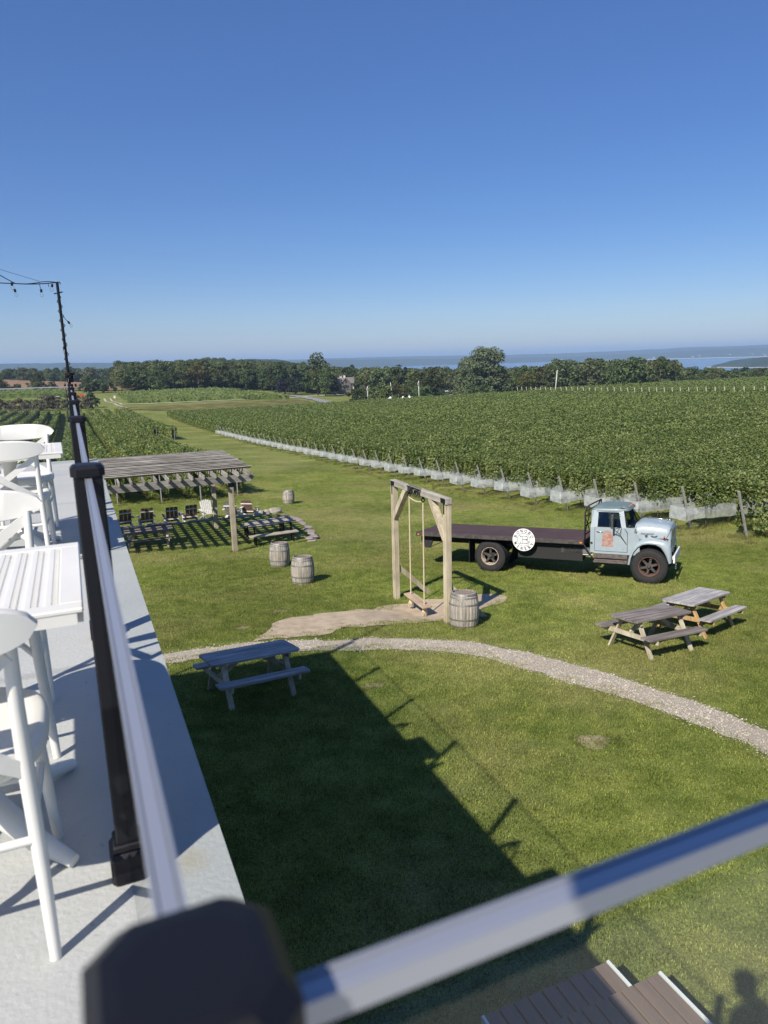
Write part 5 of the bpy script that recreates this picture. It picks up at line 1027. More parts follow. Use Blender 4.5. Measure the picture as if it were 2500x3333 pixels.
# bed
BX0, BX1, BW, BZ = -2.52, 2.95, 2.36, 1.19
mb = MB(); mb.box(((BX0 + BX1) / 2, -.12 + BW / 2, BZ - .02), (BX1 - BX0, BW, .04), bev=.006); bed = part('bed', mb.mesh('bed', M['bedtop']), tk)
mb = MB()
for y in (-.12 - .006, BW - .12 + .006): mb.box(((BX0 + BX1) / 2, y, BZ - .065), (BX1 - BX0 + .02, .03, .125), bev=.004)
for x in (BX0, BX1): mb.box((x, BW / 2 - .12, BZ - .075), (.03, BW, .12))
mb.box((BX0 + .12, -.15, BZ - .065), (.04, .02, .08)); part('bed_rail', mb.mesh('bed_rail', M['bedside']), tk)
mb = MB()
for i in range(13): mb.box((BX0 + .25 + i * .43, BW / 2 - .12, BZ - .10), (.07, BW - .08, .10))
for y in (.62, 1.50): mb.box((.9, y, .93), (6.6, .09, .24)); mb.box((4.8, y, .80), (1.3, .09, .16))
mb.box((4.3, 1.06, .88), (2.1, .9, .10)); mb.box((1.9, .35, .80), (2.0, .5, .55)); mb.box((.05, 1.06, .52), (.16, 2.0, .16)); mb.box((4.81, 1.06, .48), (.12, 1.9, .12))
mb.box((-1.0, .62, .90), (2.8, .1, .22)); mb.prism([(-2.42, 1.06), (-2.42, .85), (-2.28, .64), (-2.10, .64), (-2.02, .85), (-2.02, 1.06)], .08, .14); mb.beam((-2.12, .1, .66), (-1.65, .1, .88), .025, .025); mb.prism([(-2.42, 1.06), (-2.42, .85), (-2.28, .64), (-2.10, .64), (-2.02, .85), (-2.02, 1.06)], 1.98, 2.04)
part('chassis', mb.mesh('chassis', M['chassis']), tk)
for y in (.0, 1.62): mb = MB(); mb.box((-.70, y + .3, .66), (.018, .56, .82)); part('mud_flap', mb.mesh('mud_flap', M['chassis']), tk)
# wheels
def tyre_mesh(R=.5, W=.25, ri=.285):
    mb = MB(); pf = [(ri, -W * .36), (ri + .02, -W * .46), (ri + .11, -W * .53), (R - .05, -W * .50), (R - .015, -W * .40), (R, -W * .30), (R, W * .30), (R - .015, W * .40), (R - .05, W * .5), (ri + .11, W * .53), (ri + .02, W * .46), (ri, W * .36)]
    mb.lathe(pf, 48, Matrix.Rotation(math.pi / 2, 4, 'X'))
    for k in range(48):
        a = 2 * math.pi * k / 48
        for s in (-1, 1): mb.box((math.cos(a) * (R - .006), s * W * .36, math.sin(a) * (R - .006)), (.034, W * .26, .032), Matrix.Rotation(-a + math.pi / 2, 3, 'Y'))
    return mb.mesh('tyre', M['tyre'], True, 35)
TY = tyre_mesh()
def wheel(x, y, rim, spokes, outward=-1, dual=False):
    z = .5; m_ = MB(); m_.tube([(0, -.06, 0), (0, .08, 0)], .10, 12); t_ = part('wheel', m_.mesh('wheel', M['hub']), tk, (x, y, z), Matrix.Rotation(random.uniform(0, 1), 3, 'Y') if False else Matrix.Identity(3))
    part('tyre', TY, t_)
    if dual: part('tyre', TY, t_, (0, .30, 0))
    o = outward; mb = MB(); M_ = Matrix.Rotation(math.pi / 2, 4, 'X')
    # lathe z axis maps to -y (outward when o<0)
    mb.lathe([(.285, .10), (.292, .118), (.278, .120), (.262, .10), (.255, .05), (.245, 0), (.235, -.06)], 40, M_ if o < 0 else Matrix.Rotation(-math.pi / 2, 4, 'X')); part('rim', mb.mesh('rim', M[rim], True, 40), t_)
    mb = MB(); mb.lathe([(.0, .125), (.035, .125), (.05, .10), (.055, .06), (.09, .045), (.10, .0), (.10, -.04)], 16, M_)
    for k in range(spokes):
        A = 2 * math.pi * k / spokes + .3; c, s = math.cos(A), math.sin(A); mb.beam((c * .05, -.02, s * .05), (c * .235, -.015, s * .235), .06, .075, up=(0, 1, 0)); mb.beam((c * .19, -.045, s * .19), (c * .245, -.055, s * .245), .045, .05, up=(0, 1, 0)); mb.tube([(c * .215, -.05, s * .215), (c * .215, -.085, s * .215)], .014, 6)
    part('hub', mb.mesh('hub', M['hub'], True, 30), t_)
    return t_
wheel(0, .13, 'rim_white', 5, dual=True); wheel(WB, .10, 'rim_rust', 6); wheel(0, 1.70, 'rim_white', 5, dual=True); wheel(WB, 1.95, 'rim_rust', 6)
# cab
CW = 1.96; CY0 = .04; CY1 = CY0 + CW
def yin(z): return .0 if z < 1.58 else (z - 1.58) * .22      # tumblehome
mb = MB()
for sd_ in (0, 1):
    def Y(z, d=0): return (CY0 + yin(z) + d) if sd_ == 0 else (CY1 - yin(z) - d)
    def panel(poly):
        n = len(poly); vs = [(x, Y(z), z) for x, z in poly] + [(x, Y(z, .05), z) for x, z in poly]; mb.add(vs, [tuple(range(n)), tuple(range(2 * n - 1, n - 1, -1))] + [(i, i + n, (i + 1) % n + n, (i + 1) % n) for i in range(n)])
    panel([(3.13, .82), (3.255, .82), (3.255, 1.58), (3.13, 1.58)]); panel([(3.13, 1.58), (3.30, 1.58), (3.32, 2.09), (3.20, 2.09)])
    panel([(4.20, .80), (4.38, .80), (4.38, 1.45), (4.20, 1.45)]); panel([(4.10, 1.60), (4.20, 1.45), (4.38, 1.45), (4.40, 1.60)]); panel([(4.08, 1.58), (4.155, 1.58), (4.06, 2.09), (3.99, 2.09)]); panel([(3.255, .80), (4.2, .80), (4.2, .87), (3.255, .87)])
    panel([(4.38, .80), (4.55, .80), (4.52, 1.30), (4.40, 1.45), (4.38, 1.45)])
# back wall with window opening
for a, b, c, d in ((CY0, CY1, .82, 1.60), ): mb.box((3.15, (a + b) / 2, (c + d) / 2), (.05, b - a - .1, d - c))
mb.box((3.17, CY0 + .22, 1.82), (.05, .30, .50)); mb.box((3.17, CY1 - .22, 1.82), (.05, .30, .50)); mb.box((3.18, (CY0 + CY1) / 2, 2.04), (.05, 1.7, .10))
mb.box((3.85, (CY0 + CY1) / 2, .84), (1.4, CW - .1, .04)); mb.box((4.40, (CY0 + CY1) / 2, 1.2), (.04, CW - .12, .74))
# cowl
mb.prism([(4.12, 1.58), (4.40, 1.60), (4.42, 1.64), (4.42, 1.45), (4.12, 1.45)], CY0 + .06, CY1 - .06)
part('cab', mb.mesh('cab', M['paint']), tk)
# roof shell
mb = MB(); nu, nv_ = 16, 14
for i in range(nu + 1):
    for j in range(nv_ + 1):
        u = i / nu * 2 - 1; v = j / nv_ * 2 - 1; ex = 1 - max(0, abs(u) - .0) ** 5; ey = 1 - abs(v) ** 5
        x = 3.655 + u * .53 + (.03 if u > 0 else 0) * (1 - v * v); y = (CY0 + CY1) / 2 + v * (CW / 2 - .085) * (1 - .10 * max(0, abs(u)) ** 4); z = 2.085 + .145 * max(0, ex) ** .55 * max(0, ey) ** .55; mb.v.append((x, y, z))
for i in range(nu):
    for j in range(nv_): k = i * (nv_ + 1) + j; mb.f.append((k, k + nv_ + 1, k + nv_ + 2, k + 1)); mb.m.append(0)
part('roof', mb.mesh('roof', M['roofpaint'], True), tk)
mb = MB()
for i in range(33):
    a = 2 * math.pi * i / 32; c, s = math.cos(a), math.sin(a); p = 5.; r = 1 / (abs(c) ** p + abs(s) ** p) ** (1 / p); x = 3.655 + c * r * .535; y = (CY0 + CY1) / 2 + s * r * (CW / 2 - .08); mb.v += [(x, y, 2.065), (x + c * .012, y + s * .012, 2.105), (x, y, 2.135)]
for i in range(32):
    for k in (0, 1): mb.f.append((3 * i + k, 3 * i + 3 + k, 3 * i + 4 + k, 3 * i + 1 + k)); mb.m.append(0)
part('roof_gutter', mb.mesh('roof_gutter', M['paint'], True), tk)
# doors
for sd_ in (0, 1):
    o = -1 if sd_ == 0 else 1; yb = CY0 if sd_ == 0 else CY1; Yf = lambda z, e=0: yb - o * yin(z) + o * e
    def slab(mb, poly, e0, e1):
        n = len(poly); vs = [(x, Yf(z, e1), z) for x, z in poly] + [(x, Yf(z, e0), z) for x, z in poly]; mb.add(vs, [tuple(range(n)), tuple(range(2 * n - 1, n - 1, -1))] + [(i, i + n, (i + 1) % n + n, (i + 1) % n) for i in range(n)])
    mb = MB(); slab(mb, [(3.265, .88), (4.19, .88), (4.19, 1.42), (4.09, 1.60), (3.265, 1.60)], -.03, .008)
    slab(mb, [(3.265, 1.60), (3.335, 1.60), (3.345, 2.0), (3.31, 2.08), (3.28, 2.08)], -.03, .006); slab(mb, [(4.02, 1.60), (4.085, 1.60), (3.995, 2.08), (3.93, 2.04)], -.03, .006); slab(mb, [(3.29, 2.04), (3.97, 2.04), (3.985, 2.08), (3.29, 2.08)], -.03, .006)
    d = part('door', mb.mesh('door', M['paint']), tk)
    mb = MB(); slab(mb, [(3.335, 1.605), (4.02, 1.605), (3.945, 2.04), (3.35, 2.04)], -.018, -.012); part('window', mb.mesh('window', M['cabglass']), d)
    mb = MB(); slab(mb, [(3.68, 1.605), (3.70, 1.605), (3.70, 2.04), (3.68, 2.04)], -.02, 0); slab(mb, [(3.33, 1.598), (4.03, 1.598), (4.03, 1.612), (3.33, 1.612)], 0, .012); part('window_seal', mb.mesh('window_seal', M['chassis']), d)
    mb = MB(); slab(mb, [(3.262, .875), (4.195, .875), (4.195, .882), (3.262, .882)], -.001, .0095); slab(mb, [(4.188, .88), (4.196, .88), (4.196, 1.42), (4.188, 1.42)], -.001, .0095); slab(mb, [(3.259, .88), (3.266, .88), (3.266, 1.6), (3.259, 1.6)], -.001, .0095); part('door_seam', mb.mesh('door_seam', M['chassis']), d)
    mb = MB(); y = Yf(1.46, .03); mb.tube([(3.31, y - o * .02, 1.46), (3.33, y, 1.46), (3.47, y, 1.452), (3.49, y - o * .01, 1.45)], .011, 7); part('door_handle', mb.mesh('door_handle', M['chrome'], True), d)
    if sd_ == 0:
        mb = MB(); P_ = [(3.47, 1.02)] + [(3.79, 1.02)] + [(3.635 + .16 * math.cos(a), 1.31 + .19 * math.sin(a)) for a in np.linspace(0, math.pi, 14)]; P_ = [(x + .006 * math.sin(i * 2.1), z + .008 * math.sin(i * 3.7)) for i, (x, z) in enumerate(P_)]; slab(mb, P_, .009, .0105); part('worn_logo', mb.mesh('worn_logo', M['oldlogo']), d)
    # mirror
    ym = yb + o * .26; mb = MB(); mb.box((3.80, ym, 1.80), (.055, .19, .40), bev=.01); mr_ = part('mirror', mb.mesh('mirror', M['chrome']), d)
    mb = MB(); mb.tube([(3.98, Yf(1.6), 1.98), (3.86, ym - o * .02, 2.03), (3.82, ym, 2.02)], .009, 6); mb.tube([(3.98, Yf(1.5), 1.60), (3.85, ym, 1.58), (3.82, ym, 1.60)], .009, 6); mb.tube([(4.17, Yf(1.1, .02), 1.12), (4.0, yb + o * .1, 1.40), (3.83, ym, 1.60)], .009, 6); mb.tube([(3.86, Yf(1.4, .01), 1.38), (4.0, yb + o * .1, 1.44), (4.02, Yf(1.55, .01), 1.58)], .008, 6)
    mb.beam((3.82, ym, 1.58), (3.82, ym, 2.04), .018, .018); part('mirror_arm', mb.mesh('mirror_arm', M['chassis'], True), mr_)
    mb = MB(); mb.tube([(3.17, yb - o * .0, 1.12), (3.17, yb + o * .03, 1.12)], .035, 12); part('fuel_cap', mb.mesh('fuel_cap', M['chrome']), tk)
    mb = MB(); mb.box((3.73, yb + o * -.05, .67), (.95, .16, .24)); mb.box((3.73, yb + o * .02, .575), (.95, .26, .05)); mb.box((3.73, yb + o * .0, .69), (.93, .19, .012)); part('running_board', mb.mesh('running_board', M['step']), tk)
# interior
mb = MB(); mb.box((3.45, 1.0, 1.22), (.5, 1.5, .22), bev=.04); mb.box((3.25, 1.0, 1.48), (.12, 1.5, .5), bev=.04); part('seat', mb.mesh('seat', M['seatv']), tk)
mb = MB(); mb.box((4.28, 1.0, 1.52), (.22, 1.7, .16), bev=.03); part('dashboard', mb.mesh('dashboard', M['seatv']), tk)
mb = MB(); mb.lathe([(.20 + .012 * math.cos(a), .012 * math.sin(a)) for a in np.linspace(0, 2 * math.pi, 7)], 20, Matrix.Translation((4.06, 1.45, 1.62)) @ Matrix.Rotation(-1.0, 4, 'Y')); mb.beam((4.06, 1.25, 1.62), (4.06, 1.65, 1.62), .02, .02); part('steering_wheel', mb.mesh('steering_wheel', M['seatv'], True), tk)
# windshield (wraparound)
mb = MB(); n = 16
for i in range(n + 1):
    v = i / n * 2 - 1; y = (CY0 + CY1) / 2; xb = 4.20 + .32 * (1 - abs(v) ** 2.6); xt = 4.04 + .12 * (1 - abs(v) ** 2.6)
    mb.v += [(xb, y + v * (CW / 2 - .06), 1.62), (xt, y + v * (CW / 2 - .15), 2.07)]
for i in range(n): mb.f.append((2 * i, 2 * i + 1, 2 * i + 3, 2 * i + 2)); mb.m.append(0)
ws = part('windshield', mb.mesh('windshield', M['cabglass'], True), tk)
mb = MB(); mb.tube([(v[0] + .004, v[1], v[2]) for v in ws.data.vertices.values() and [tuple(v.co) for v in ws.data.vertices][0::2]], .016, 6); mb.tube([tuple(v.co) for v in ws.data.vertices][1::2], .014, 6)
for k in (0, -1): a = tuple(ws.data.vertices[0 if k == 0 else 2 * n].co); b = tuple(ws.data.vertices[1 if k == 0 else 2 * n + 1].co); mb.tube([a, b], .02, 6)
part('windshield_seal', mb.mesh('windshield_seal', M['chassis'], True), tk)
mb = MB(); mb.box((3.17, 1.02, 1.80), (.012, 1.2, .40)); part('rear_window', mb.mesh('rear_window', M['cabglass']), tk)
# hood: cross sections along x
mb = MB(); secs = [(4.38, .80, 1.72, 1.30), (4.5, .80, 1.76, 1.24), (4.62, .80, 1.78, 1.24), (4.85, .80, 1.765, 1.29), (5.1, .80, 1.74, 1.31), (5.25, .79, 1.72, 1.31), (5.33, .78, 1.69, 1.31), (5.37, .75, 1.62, 1.31)]; k = 17
for (x, hw, zt, zb) in secs:
    for j in range(k):
        f = j / (k - 1) * 2 - 1; a = abs(f)
        if a > .66: q = (a - .66) / .34; y = hw + .05 * (1 - (1 - q) ** 2) ; z = zt - .085 - (zt - .085 - zb) * q
        else: q = a / .66; y = hw * (q ** .96); z = zt - .085 * q ** 5
        if abs(f) < .02: z += .012
        mb.v.append((x + .0, (CY0 + CY1) / 2 + math.copysign(y, f), z))
for i in range(len(secs) - 1):
    for j in range(k - 1): q = i * k + j; mb.f.append((q, q + 1, q + k + 1, q + k)); mb.m.append(0)
mb.f.append(tuple((len(secs) - 1) * k + j for j in range(k))); mb.m.append(0)
part('hood', mb.mesh('hood', M['paint'], True, 50), tk)
mb = MB()
for s in (-1, 1):
    yy = (CY0 + CY1) / 2 + s * .862; mb.tube([(4.45, yy - s * .02, 1.50), (4.40, yy, 1.40), (4.44, yy + s * .006, 1.26), (4.62, yy + s * .006, 1.27), (4.8, yy + s * .004, 1.30), (5.24, yy - s * .01, 1.315)], .007, 5); mb.tube([(5.24, yy - s * .01, 1.315), (5.33, yy - s * .05, 1.50), (5.36, yy - s * .08, 1.64)], .007, 5)
part('hood_seam', mb.mesh('hood_seam', M['chassis']), tk)
mb = MB(); mb.tube([(4.62, 1.02, 1.81), (5.0, 1.02, 1.797), (5.32, 1.02, 1.74)], .012, 6); mb.box((5.25, 1.02, 1.77), (.12, .05, .03)); part('hood_trim', mb.mesh('hood_trim', M['chrome'], True), tk)
mb = MB(); yy = (CY0 + CY1) / 2 - .868; mb.tube([(4.83, yy - .004, 1.385), (4.88, yy - .01, 1.365), (4.97, yy - .008, 1.37), (5.0, yy - .004, 1.40)], .010, 6); part('hood_handle', mb.mesh('hood_handle', M['chassis'], True), tk)
def text_part(s, parent, name, size, Mx, mt, shear=0, ext=.002):
    cu = bpy.data.curves.new(name, 'FONT'); cu.body = s; cu.size = size; cu.shear = shear; cu.extrude = ext; ob = bpy.data.objects.new(name, cu); COL.objects.link(ob); dg = bpy.context.evaluated_depsgraph_get(); me = bpy.data.meshes.new_from_object(ob.evaluated_get(dg)); bpy.data.objects.remove(ob); me.materials.clear(); me.materials.append(mt); me.transform(Mx); return part(name, me, parent)
text_part('International', tk, 'lettering', .068, Matrix.Translation((4.54, yy - .012, 1.43)) @ Matrix.Rotation(math.pi / 2, 4, 'X'), M['chassis'], .5)
mb = MB(); mb.prism([(4.66, 1.405), (4.74, 1.405), (4.735, 1.36), (4.70, 1.335), (4.665, 1.36)], yy - .010, yy - .004); part('badge', mb.mesh('badge', M['chrome']), tk)
# fenders with wheel arch
for s in (-1, 1):
    yo = (CY0 + CY1) / 2 + s * (CW / 2 + .045); yi = (CY0 + CY1) / 2 + s * .78
    outer = [(4.20, .52), (4.24, .75), (4.33, .98), (4.43, 1.14), (4.58, 1.235), (4.78, 1.27), (5.0, 1.265), (5.2, 1.235), (5.33, 1.19), (5.385, 1.05), (5.40, .85), (5.41, .64)]
    inner = [(4.28, .52), (4.315, .72), (4.39, .90), (4.49, 1.04), (4.62, 1.12), (4.78, 1.15), (4.97, 1.14), (5.11, 1.07), (5.21, .95), (5.27, .82), (5.31, .70), (5.34, .62)]
    mb = MB(); N_ = len(outer)
    ring = lambda pts, y, dz=0, dx=0: [(x + dx, y, z + dz) for x, z in pts]
    R_ = [ring(inner, yo - s * .30), ring(inner, yo - s * .01), ring([((a[0] * .8 + b[0] * .2), (a[1] * .8 + b[1] * .2)) for a, b in zip(inner, outer)], yo + s * .012), ring([((a[0] + b[0]) / 2, (a[1] + b[1]) / 2) for a, b in zip(inner, outer)], yo + s * .004), ring([((a[0] * .2 + b[0] * .8), (a[1] * .2 + b[1] * .8)) for a, b in zip(inner, outer)], yo - s * .015), ring([(x, z + .03 * (4.3 < x < 5.35)) for x, z in outer], yo - s * .06), ring([(x, z + .055 * (4.3 < x < 5.35)) for x, z in outer], yi)]
    for r__ in R_: mb.v += r__
    for j in range(len(R_) - 1):
        for i in range(N_ - 1): q = j * N_ + i; mb.f.append((q, q + 1, q + N_ + 1, q + N_)); mb.m.append(0)
    fd = part('fender', mb.mesh('fender', M['paint'], True, 60), tk)
    mb = MB(); mb.tube([(5.20, yo - s * .10, 1.285), (5.20, yo - s * .10, 1.33)], .016, 8); mb.tube([(5.20, yo - s * .10, 1.33), (5.20, yo - s * .10, 1.40)], [.032, .006], 10); part('marker_light', mb.mesh('marker_light', M['redl'], True), fd)
    mb = MB(); mb.lathe([(.0, .03), (.07, .025), (.10, 0), (.11, -.03)], 18, Matrix.Translation((5.385, yo - s * .30, 1.02)) @ Matrix.Rotation(math.pi / 2, 4, 'Y')); part('headlight', mb.mesh('headlight', M['chrome'], True, 40), tk)
mb = MB(); mb.box((5.34, 1.02, 1.0), (.06, 1.9, .62)); part('front_panel', mb.mesh('front_panel', M['paint']), tk)
mb = MB(); mb.box((5.36, 1.02, 1.45), (.03, 1.35, .30))
for i in range(7): mb.box((5.385, 1.02, 1.33 + i * .04), (.02, 1.3, .012))
part('grille', mb.mesh('grille', M['chrome']), tk)
mb = MB(); mb.box((5.47, 1.06, .73), (.05, 1.86, .24), bev=.015); mb.beam((5.40, .5, .72), (5.47, .5, .72), .08, .1); mb.beam((5.40, 1.54, .72), (5.47, 1.54, .72), .08, .1); part('bumper', mb.mesh('bumper', M['whitep']), tk)
mb = MB(); P_ = [(5.53, .06, .66 - i * .03) for i in range(7)]
for i, p in enumerate(P_): mb.lathe([(.02 + .006 * math.cos(a), .006 * math.sin(a)) for a in np.linspace(0, 2 * math.pi, 6)], 8, Matrix.Translation(p) @ Matrix.Rotation(math.pi / 2, 4, 'X' if i % 2 else 'Y'))
part('tow_chain', mb.mesh('tow_chain', M['chrome'], True), tk)
for y in (.22, .62, 1.02, 1.42, 1.82):
    mb = MB(); x = 4.12 if y not in (.22, 1.82) else 4.02; z = 2.16 if .5 < y < 1.6 else 2.15; mb.box((x - .02, y, z + .02), (.09, .07, .025), bev=.01); rl = part('roof_light', mb.mesh('roof_light', M['chrome']), tk); mb = MB(); mb.box((x + .03, y, z + .025), (.045, .06, .045), bev=.015); part('lens', mb.mesh('lens', M['amber']), rl)
for x, z in ((BX1 - .06, BZ - .075), (BX0 + .1, BZ - .075)): mb = MB(); mb.box((x, -.155, z), (.07, .025, .045), bev=.008); part('side_marker', mb.mesh('side_marker', M['amber']), tk)
# headache rack
mb = MB()
for y in (.0, 2.04):
    mb.tube([(2.98, y, 1.15), (2.98, y, 2.02), (3.05, y, 2.20), (3.09, y, 2.24)], .022, 6); mb.tube([(3.09, y, 2.24), (3.09, y, 1.9)], .02, 6)
for z in (1.35, 1.62, 1.9, 2.05): mb.tube([(2.98, 0, z), (2.98, 2.04, z)], .018, 6)
mb.tube([(3.09, 0, 2.24), (3.09, 2.04, 2.24)], .022, 6)
mb.tube([(2.98, 0, 1.4), (2.98, .7, 1.9)], .014, 5); mb.tube([(2.98, .7, 1.4), (2.98, 0, 1.9)], .014, 5); mb.beam((2.93, -.1, 1.12), (3.28, -.02, .56), .03, .03)
part('headache_rack', mb.mesh('headache_rack', M['chassis'], True), tk)
mb = MB(); mb.tube([(2.2, .15, .72), (3.2, .15, .72)], .03, 8); mb.box((2.7, .2, .84), (.9, .2, .16)); part('side_pipe', mb.mesh('side_pipe', mat('grey_steel', (.22, .22, .21), .5, metal=.6), True, 40), tk)
# round winery sign on the bed edge
sgn = thing('round_sign', 'round white sign reading Bonobo Winery with a letter B, hung on the truck bed', 'sign', R0 + TR @ Vector((1.15, -.165, 1.12)), TR)
RS_ = .36
mb = MB(); mb.lathe([(0, .0), (RS_ - .008, .0), (RS_ - .008, -.02), (0, -.02)], 56, Matrix.Rotation(math.pi / 2, 4, 'X')); part('disc', mb.mesh('disc', M['whitep']), sgn)
mb = MB()
for r0, r1 in ((RS_ - .008, RS_), (.192, .205)): mb.lathe([(r0, .004), (r1, .004), (r1, -.004), (r0, -.004)], 56, Matrix.Rotation(math.pi / 2, 4, 'X'))
part('ring', mb.mesh('ring', M['ink']), sgn)
def place_ring(mb, s, a0, a1, r, size, flip):
    n = len(s)
    for i, ch in enumerate(s):
        if ch == ' ': continue
        A = math.radians(a0 + (a1 - a0) * i / (n - 1)); wch = {'W': 1.0, 'I': .6, 'E': .68, '.': .6}.get(ch, .85)
        rot = (A - math.pi / 2) if not flip else (A + math.pi / 2); M_ = Matrix.Translation((math.cos(A) * r, -.001, math.sin(A) * r)) @ Matrix.Rotation(-rot, 4, 'Y') @ Matrix.Translation((-wch * size / 2, 0, -size / 2)); glyph(mb, ch, M_, size, .013, .003)
mb = MB(); place_ring(mb, 'BONOBO', 158, 22, .278, .085, False); place_ring(mb, 'WINERY', 205, 335, .278, .085, True)
for a in (180, 0): A = math.radians(a); mb.add([(math.cos(A) * .278 + .008 * math.cos(k), -.004, .008 * math.sin(k)) for k in np.linspace(0, 5.5, 8)], [tuple(range(7, -1, -1))])
part('lettering', mb.mesh('lettering', M['ink']), sgn)
# open-face monogram B
mb = MB()
def st(line, w_):
    w_ = w_ * 1.5
    for i in range(len(line) - 1):
        a = Vector((line[i][0], 0, line[i][1])); b = Vector((line[i + 1][0], 0, line[i + 1][1])); dd = b - a
        if dd.length < 1e-6: continue
        e = dd.normalized() * w_ * .3; s = Vector((-dd.z, 0, dd.x)).normalized() * w_ / 2; P_ = [a - e + s, a - e - s, b + e - s, b + e + s]; y = Vector((0, .003, 0)); mb.add([p - y for p in P_] + P_, [(0, 1, 2, 3), (0, 4, 5, 1), (1, 5, 6, 2), (2, 6, 7, 3), (3, 7, 4, 0)])
st([(-.13, .115), (.07, .112)] + arc(.07, .06, .07, .053, 90, -90) + [(.0, .003)], .010); st([(-.02, .003), (.08, .003)] + arc(.08, -.055, .075, .058, 90, -90) + [(-.13, -.115)], .010)
st([(-.085, .11), (-.085, -.11)], .008); st([(-.035, .11), (-.035, -.11)], .008); st([(-.035, -.0), (.06, -.0)], .014); st(arc(.06, .058, .045, .05, 90, -90), .006); st(arc(.07, -.055, .05, .05, 90, -90), .006); st([(-.13, .115), (-.1, .10), (-.085, .08)], .006); st([(-.13, -.115), (-.1, -.10), (-.085, -.08)], .006)
part('monogram', mb.mesh('monogram', M['ink']), sgn)

# ------------------------------------------------------------------ composite steps at lower right
M['comp'] = mat('brown_composite_board', (.235, .165, .125), .55, nscale=4, color2=(.19, .135, .105), stretch=(6, .4, 1), bump=.0006, bscale=60)
def steps(label, x0, x1, y0, y1, z, wl_, wr_, drop=.9):
    t_ = thing('composite_step', label, 'step', (0, 0, 0), group='composite steps below the railing'); n = int(round((x1 - x0) / .119)); w_ = (x1 - x0) / n
    for i in range(n): mb = MB(); mb.box((x0 + (i + .5) * w_, (y0 + y1) / 2, z - .013), (w_ - .011, y1 - y0, .026), bev=.003); part('board', mb.mesh('board', M['comp']), t_)
    mb = MB(); mb.box(((x0 + x1) / 2, (y0 + y1) / 2, z - .027 - drop / 2), (x1 - x0 - .02, y1 - y0 - .02, drop)); part('riser', mb.mesh('riser', M['chassis']), t_)
    for f, x in ((wl_, x0 - .012), (wr_, x1 + .012)):
        if f: mb = MB(); mb.box((x, (y0 + y1) / 2, z - .06), (.022, y1 - y0 + .004, .13)); part('edge_trim', mb.mesh('edge_trim', M['whitep']), t_)
steps('lower brown composite step in the building shadow', 2.20, 3.28, 3.22, 3.55, -4.52, True, True, .6)
steps('upper wide brown composite landing with sunlit right edge', 2.17, 3.45, .9, 3.205, -4.38, False, True, .7)
steps('partly visible composite step at the bottom edge', 1.0, 1.93, .9, 3.45, -4.52, False, True, .6)

# ------------------------------------------------------------------ distant buildings and poles
M['siding'] = mat('grey_siding', (.13, .115, .10), .9, nscale=.5, namp=.1); M['shingle'] = mat('grey_shingle', (.16, .14, .13), .95); M['metalroof'] = mat('white_metal_roof', (.62, .64, .66), .5); M['dkglass'] = mat('dark_window', (.03, .035, .04), .15)
def gable(mb, x0, x1, y0, y1, zb, ze, zr, ov=.3):   # ridge along x
    ym = (y0 + y1) / 2; mb.prism([(y0 - ov, ze), (ym, zr), (y1 + ov, ze), (ym, zr - .35), ], x0 - ov, x1 + ov, Matrix.Rotation(math.pi / 2, 4, 'Z') @ Matrix.Scale(-1, 4, (0, 1, 0))) if False else mb.add([(x0 - ov, y0 - ov, ze), (x1 + ov, y0 - ov, ze), (x1 + ov, ym, zr), (x0 - ov, ym, zr), (x0 - ov, y1 + ov, ze), (x1 + ov, y1 + ov, ze), (x0 - ov, y0 - ov, ze - .25), (x1 + ov, y0 - ov, ze - .25), (x0 - ov, y1 + ov, ze - .25), (x1 + ov, y1 + ov, ze - .25), (x0 - ov, ym, zr - .25), (x1 + ov, ym, zr - .25)], [(0, 1, 2, 3), (3, 2, 5, 4), (6, 10, 11, 7), (10, 8, 9, 11), (0, 6, 7, 1), (4, 5, 9, 8), (0, 3, 10, 6), (3, 4, 8, 10), (1, 7, 11, 2), (2, 11, 9, 5)])
hz = h(138, 376); hs_ = thing('house', 'grey two-storey house half hidden between dark trees', 'house', (139.5, 372, hz), math.radians(-18))
mb = MB(); mb.box((0, 0, 3.0), (8, 8, 6.4)); mb.add([(-2.5, -4.6, 6.0), (2.5, -4.6, 6.0), (0, -4.6, 8.6), (-2.5, -4, 6), (2.5, -4, 6), (0, -4, 8.6)], [(0, 1, 2), (3, 5, 4), (0, 3, 4, 1)]); mb.box((0, -4.3, 3), (5, .8, 6.2)); part('wall', mb.mesh('wall', M['siding']), hs_)
mb = MB(); gable(mb, -4, 4, -4, 4, 0, 6.2, 9.2, .5); mb.add([(-3.1, -5.1, 5.6), (0, -5.1, 8.9), (0, 0, 8.9), (-3.1, 0, 5.6), (3.1, -5.1, 5.6), (3.1, 0, 5.6)], [(0, 1, 2, 3), (1, 4, 5, 2)]); rf = part('roof', mb.mesh('roof', M['shingle']), hs_)
for x in (-2.6, -.6): mb = MB(); mb.box((x, .2, 9.3), (1.1, .9, 1.7)); part('chimney', mb.mesh('chimney', mat('pale_chimney', (.6, .56, .5), .9)), rf)
for x, z in ((-1, 4.3), (.1, 4.3), (1.2, 4.3), (0, 7.0)): mb = MB(); mb.box((x, -4.74, z), (.85, .1, 1.4)); part('window', mb.mesh('window', M['dkglass']), hs_)
bz = h(165, 296); bn = thing('barn', 'low farm building with white metal roof in front of the big poplar', 'barn', (164.5, 296, bz), math.radians(-26))
mb = MB(); mb.box((0, 0, 1.3), (11, 7, 2.8)); part('wall', mb.mesh('wall', M['siding']), bn)
mb = MB(); gable(mb, -5.5, 5.5, -3.5, 3.5, 0, 2.7, 4.6, .4); part('roof', mb.mesh('roof', M['metalroof']), bn)
